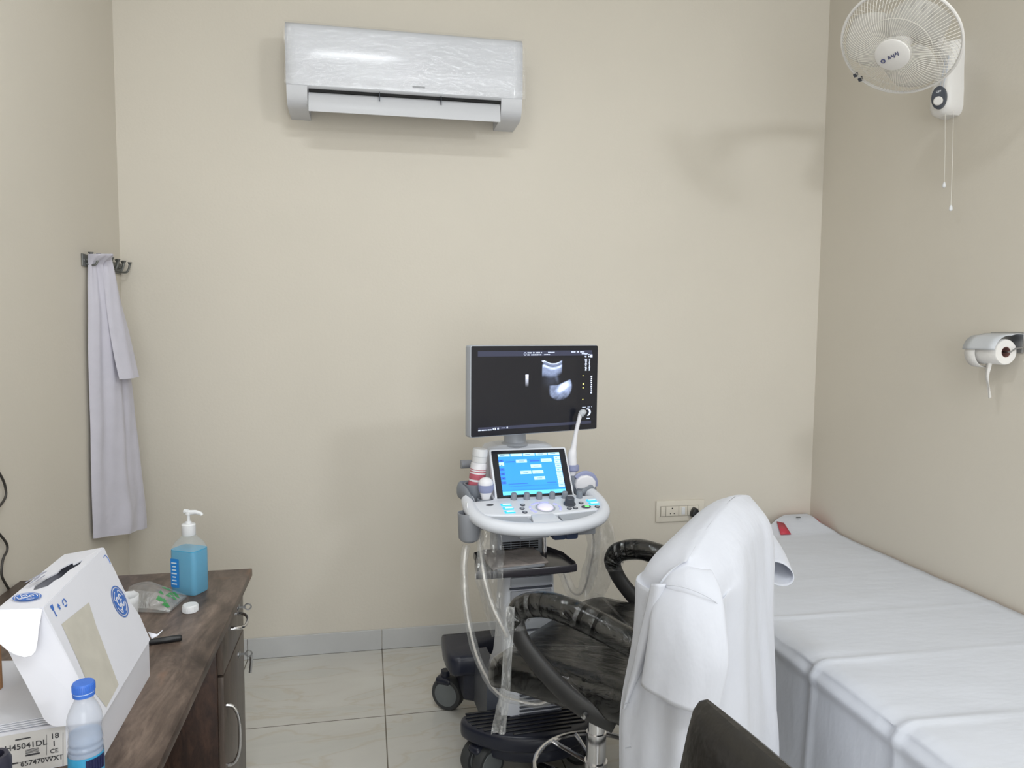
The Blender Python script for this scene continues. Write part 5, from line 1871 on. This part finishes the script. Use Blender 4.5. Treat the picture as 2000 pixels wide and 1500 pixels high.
# ================================================================== white coat over the chair back
M_COAT = mat('white_cotton_coat', (203, 206, 216), rough=0.85, var=0.02, vscale=10, bump=0.30, bscale=17, stretch=(1.3, 1.3, .7), sheen=0.2)
CU_ = Vector((.70711, .70711, 0)); CV_ = Vector((-.70711, .70711, 0))
def CL(u, v, z):
    return CC+CU_*u+CV_*v+Vector((0, 0, z))
wc = thing('draped_lab_coat', CL(0, -.22, 1.05), 'white short-sleeved lab coat draped over the back of the wrapped black chair', 'coat')
wo = wc.location
def ridge(u):
    return 1.058-.030*max(0, (u-.02)/.18)**2-.080*max(0, (.02-u)/.33)**1.6
TOPU = [-.315, -.305, -.295, -.275, -.20, -.08, .05, .15, .19, .15, .03, -.12, -.25]
def full(z):
    """outline of the coat at height z, as (u, v) round the chair back"""
    lo = sm((.74-z)/.10)                    # below the seat the cloth is only outside the chair
    zs = [.25, .445, .573, .639, .759, .89, 1.0]
    vL = float(np.interp(z, zs, [-.080, -.072, -.069, -.078, -.102, -.133, -.18]))
    w_ = .035*sm((.9-z)/.6)
    o_ = [(-.340, vL), (-.358-w_*.3, -.145), (-.358-w_*.4, -.225), (-.330-w_*.3, -.292-w_*.4), (-.21, -.305-w_), (-.07, -.308-w_), (.07, -.302-w_), (.160+w_*1.2, -.270), (.245, -.205)]
    hi = [(.215, -.125), (.05, -.105), (-.15, -.095), (-.285, -.078)]
    ll = [(.195, -.240), (.05, -.262), (-.19, -.268), (-.322, -.095)]
    return o_+[(a[0]+(b[0]-a[0])*lo, a[1]+(b[1]-a[1])*lo) for a, b in zip(hi, ll)]
loops = []
for t, dz in ((0, -.001), (.10, 0), (.26, .007), (.5, .020), (.78, .048), (.93, .085)):
    f_ = full(.93)
    row = []
    for i in range(13):
        v0 = -.215
        u = TOPU[i]+(f_[i][0]-TOPU[i])*t
        v = v0+(f_[i][1]-v0)*t
        row.append(CL(u, v, ridge(u)-dz))
    loops.append(row)
for z in (.90, .84, .76, .68, .62, .56, .48, .40, .32, .24, .17):
    loops.append([CL(u, v, z) for u, v in full(z)])
loops = dense(loops, 9, 4, closed=True)
NC = len(loops[0])
out = []
for i, row in enumerate(loops):
    n = len(row)
    nr = []
    for j, p in enumerate(row):
        tg = row[(j+1) % n]-row[j-1]
        nn = Vector((tg.y, -tg.x, 0))
        if nn.length > 1e-6:
            nn.normalize()
        h_ = (1.06-p.z)
        k = sm((i-9)/18)
        a = j/9.0                            # position in control points
        f = 0.0
        outer = sm(a/.6)*sm((8.3-a)/.6)
        # long soft folds that run down the cloth, narrowing to the shoulders
        f += .0065*math.sin(a*3.1+1.0+.9*h_)*outer
        f += .0040*math.sin(a*6.3+2.2*h_+.4)*outer
        f += .0035*fbm(a*1.6, h_*6, 3)*outer
        # creases fanning from the shoulder on the back
        if 4.0 < a < 8:
            f -= .007*math.exp(-((a-(5.0+1.1*h_))/.16)**2)*(1-sm((h_-.55)/.3))
            f -= .006*math.exp(-((a-(5.7+.6*h_))/.13)**2)*(1-sm((h_-.5)/.3))
            # button band
            bnd = sm((a-6.28)/.07)*sm((7.02-a)/.07)
            f += .0075*bnd+.0035*bnd*fbm(h_*26, a*2.5, 4)*sm((a-6.40)/.1)
        nr.append(p+nn*(f*k*(1 if a < 9 else 0)))
    out.append(nr)
MB().loft(out, cap0=False, cap1=False).build('coat_body', M_COAT, wc, off=wo, ang=180)
for jj in (56, 64):
    MB().tube([out[i][jj]+(-CF)*.0012 for i in range(26, len(out), 3)], .0013, n=6, smooth=2).build('band_seam', M_COAT, wc, off=wo)
# near sleeve
def sleeve_rows(levels, n=30, seed=2):
    rows = []
    for (uc, vc, zc, a, b_, tl) in levels:
        rows.append([CL(uc+b_*math.sin(2*PI*k/n), vc+a*math.cos(2*PI*k/n), zc+tl*math.cos(2*PI*k/n)) for k in range(n)])
    rows = dense(rows, 2, 7, closed=True)
    res = []
    m_ = len(rows)
    for i, r in enumerate(rows):
        c = sum(r, Vector())/len(r)
        t = i/(m_-1)
        res.append([p+(p-c).normalized()*(.0045*math.sin(4*PI*j/len(r)*2+1+2.0*t)+.003*fbm(j*.35, t*5, seed))*t for j, p in enumerate(r)])
    return res
b = MB()
b.loft(sleeve_rows([(-.280, -.228, .950, .030, .010, .0), (-.300, -.232, .962, .034, .018, .004), (-.330, -.236, .93, .060, .027, .006), (-.360, -.238, .865, .081, .034, .006), (-.378, -.243, .79, .088, .036, .006), (-.388, -.229, .688, .082, .034, .010)]), cap0=True, cap1=False)
b.build('sleeve', M_COAT, wc, off=wo, ang=75, solid=.002)
# shoulder seam
sp_ = [CL(-.342+.0285*math.sin(math.radians(a_)), -.237+.068*math.cos(math.radians(a_)), .900+.034*math.sin(math.radians(a_-180))+.006*math.cos(math.radians(a_))) for a_ in range(195, 346, 15)]
MB().tube(sp_, .0010, n=6, smooth=4).build('shoulder_seam', M_COAT, wc, off=wo)
# turned front edge at the left
def on_side(px, py, u):
    o_ = Vector((0, 0, CAM_H))
    d = CR*((px-1000)/F_PX)-CU*((py-750)/F_PX)+CF
    return o_+d*((CC+CU_*u-o_).dot(CU_)/d.dot(CU_))
rows = []
for lx, rx, y_ in ((1272, 1300, 1140), (1262, 1290, 1190), (1250, 1276, 1240), (1238, 1256, 1300), (1226, 1236, 1345), (1217, 1220, 1385)):
    rows.append([on_side(lx+(rx-lx)*k/4, y_, -.352-.016*math.sin(PI*(.15+.75*k/4))) for k in range(5)])
MB().grid(dense(rows, 3, 5)).build('lapel', M_COAT, wc, off=wo, solid=.002)
# far sleeve standing out over the bed
rows = []
UPV = Vector((0, 0, 1))
for (px, py, Y, rw, rh, fwd) in ((1455, 1010, 2.02, .040, .040, 0), (1480, 1045, 2.00, .046, .042, 0), (1503, 1082, 1.94, .048, .040, -.1), (1521, 1121, 1.86, .044, .032, -.2)):
    c = W(px, py, Y)
    hx = (CR*1.0+Vector((0, 0, -.22))).normalized()
    hy = (UPV*1.0+CF*(.35+.3*fwd)).normalized()
    rows.append([c+hx*(rw*math.cos(2*PI*k/24))+hy*(rh*math.sin(2*PI*k/24)) for k in range(24)])
rows = dense(rows, 2, 6, closed=True)
b = MB()
b.loft(rows, cap0=True, cap1=False)
b.build('sleeve', M_COAT, wc, off=wo, ang=75, solid=.002)
# buttonholes down the front edge
b = MB()
for px, py in ((1224, 1374), (1227, 1460)):
    MB(frame(CL(0, 0, 0)*0+W(px, py, W(px, py, 1.6).y-.085), CR, Vector((0, 0, 1)))).box((0, 0, 0), (.014, .0016, .002), m=rotm(rz=.2)).build('buttonhole', M_MIDG, wc, off=wo)
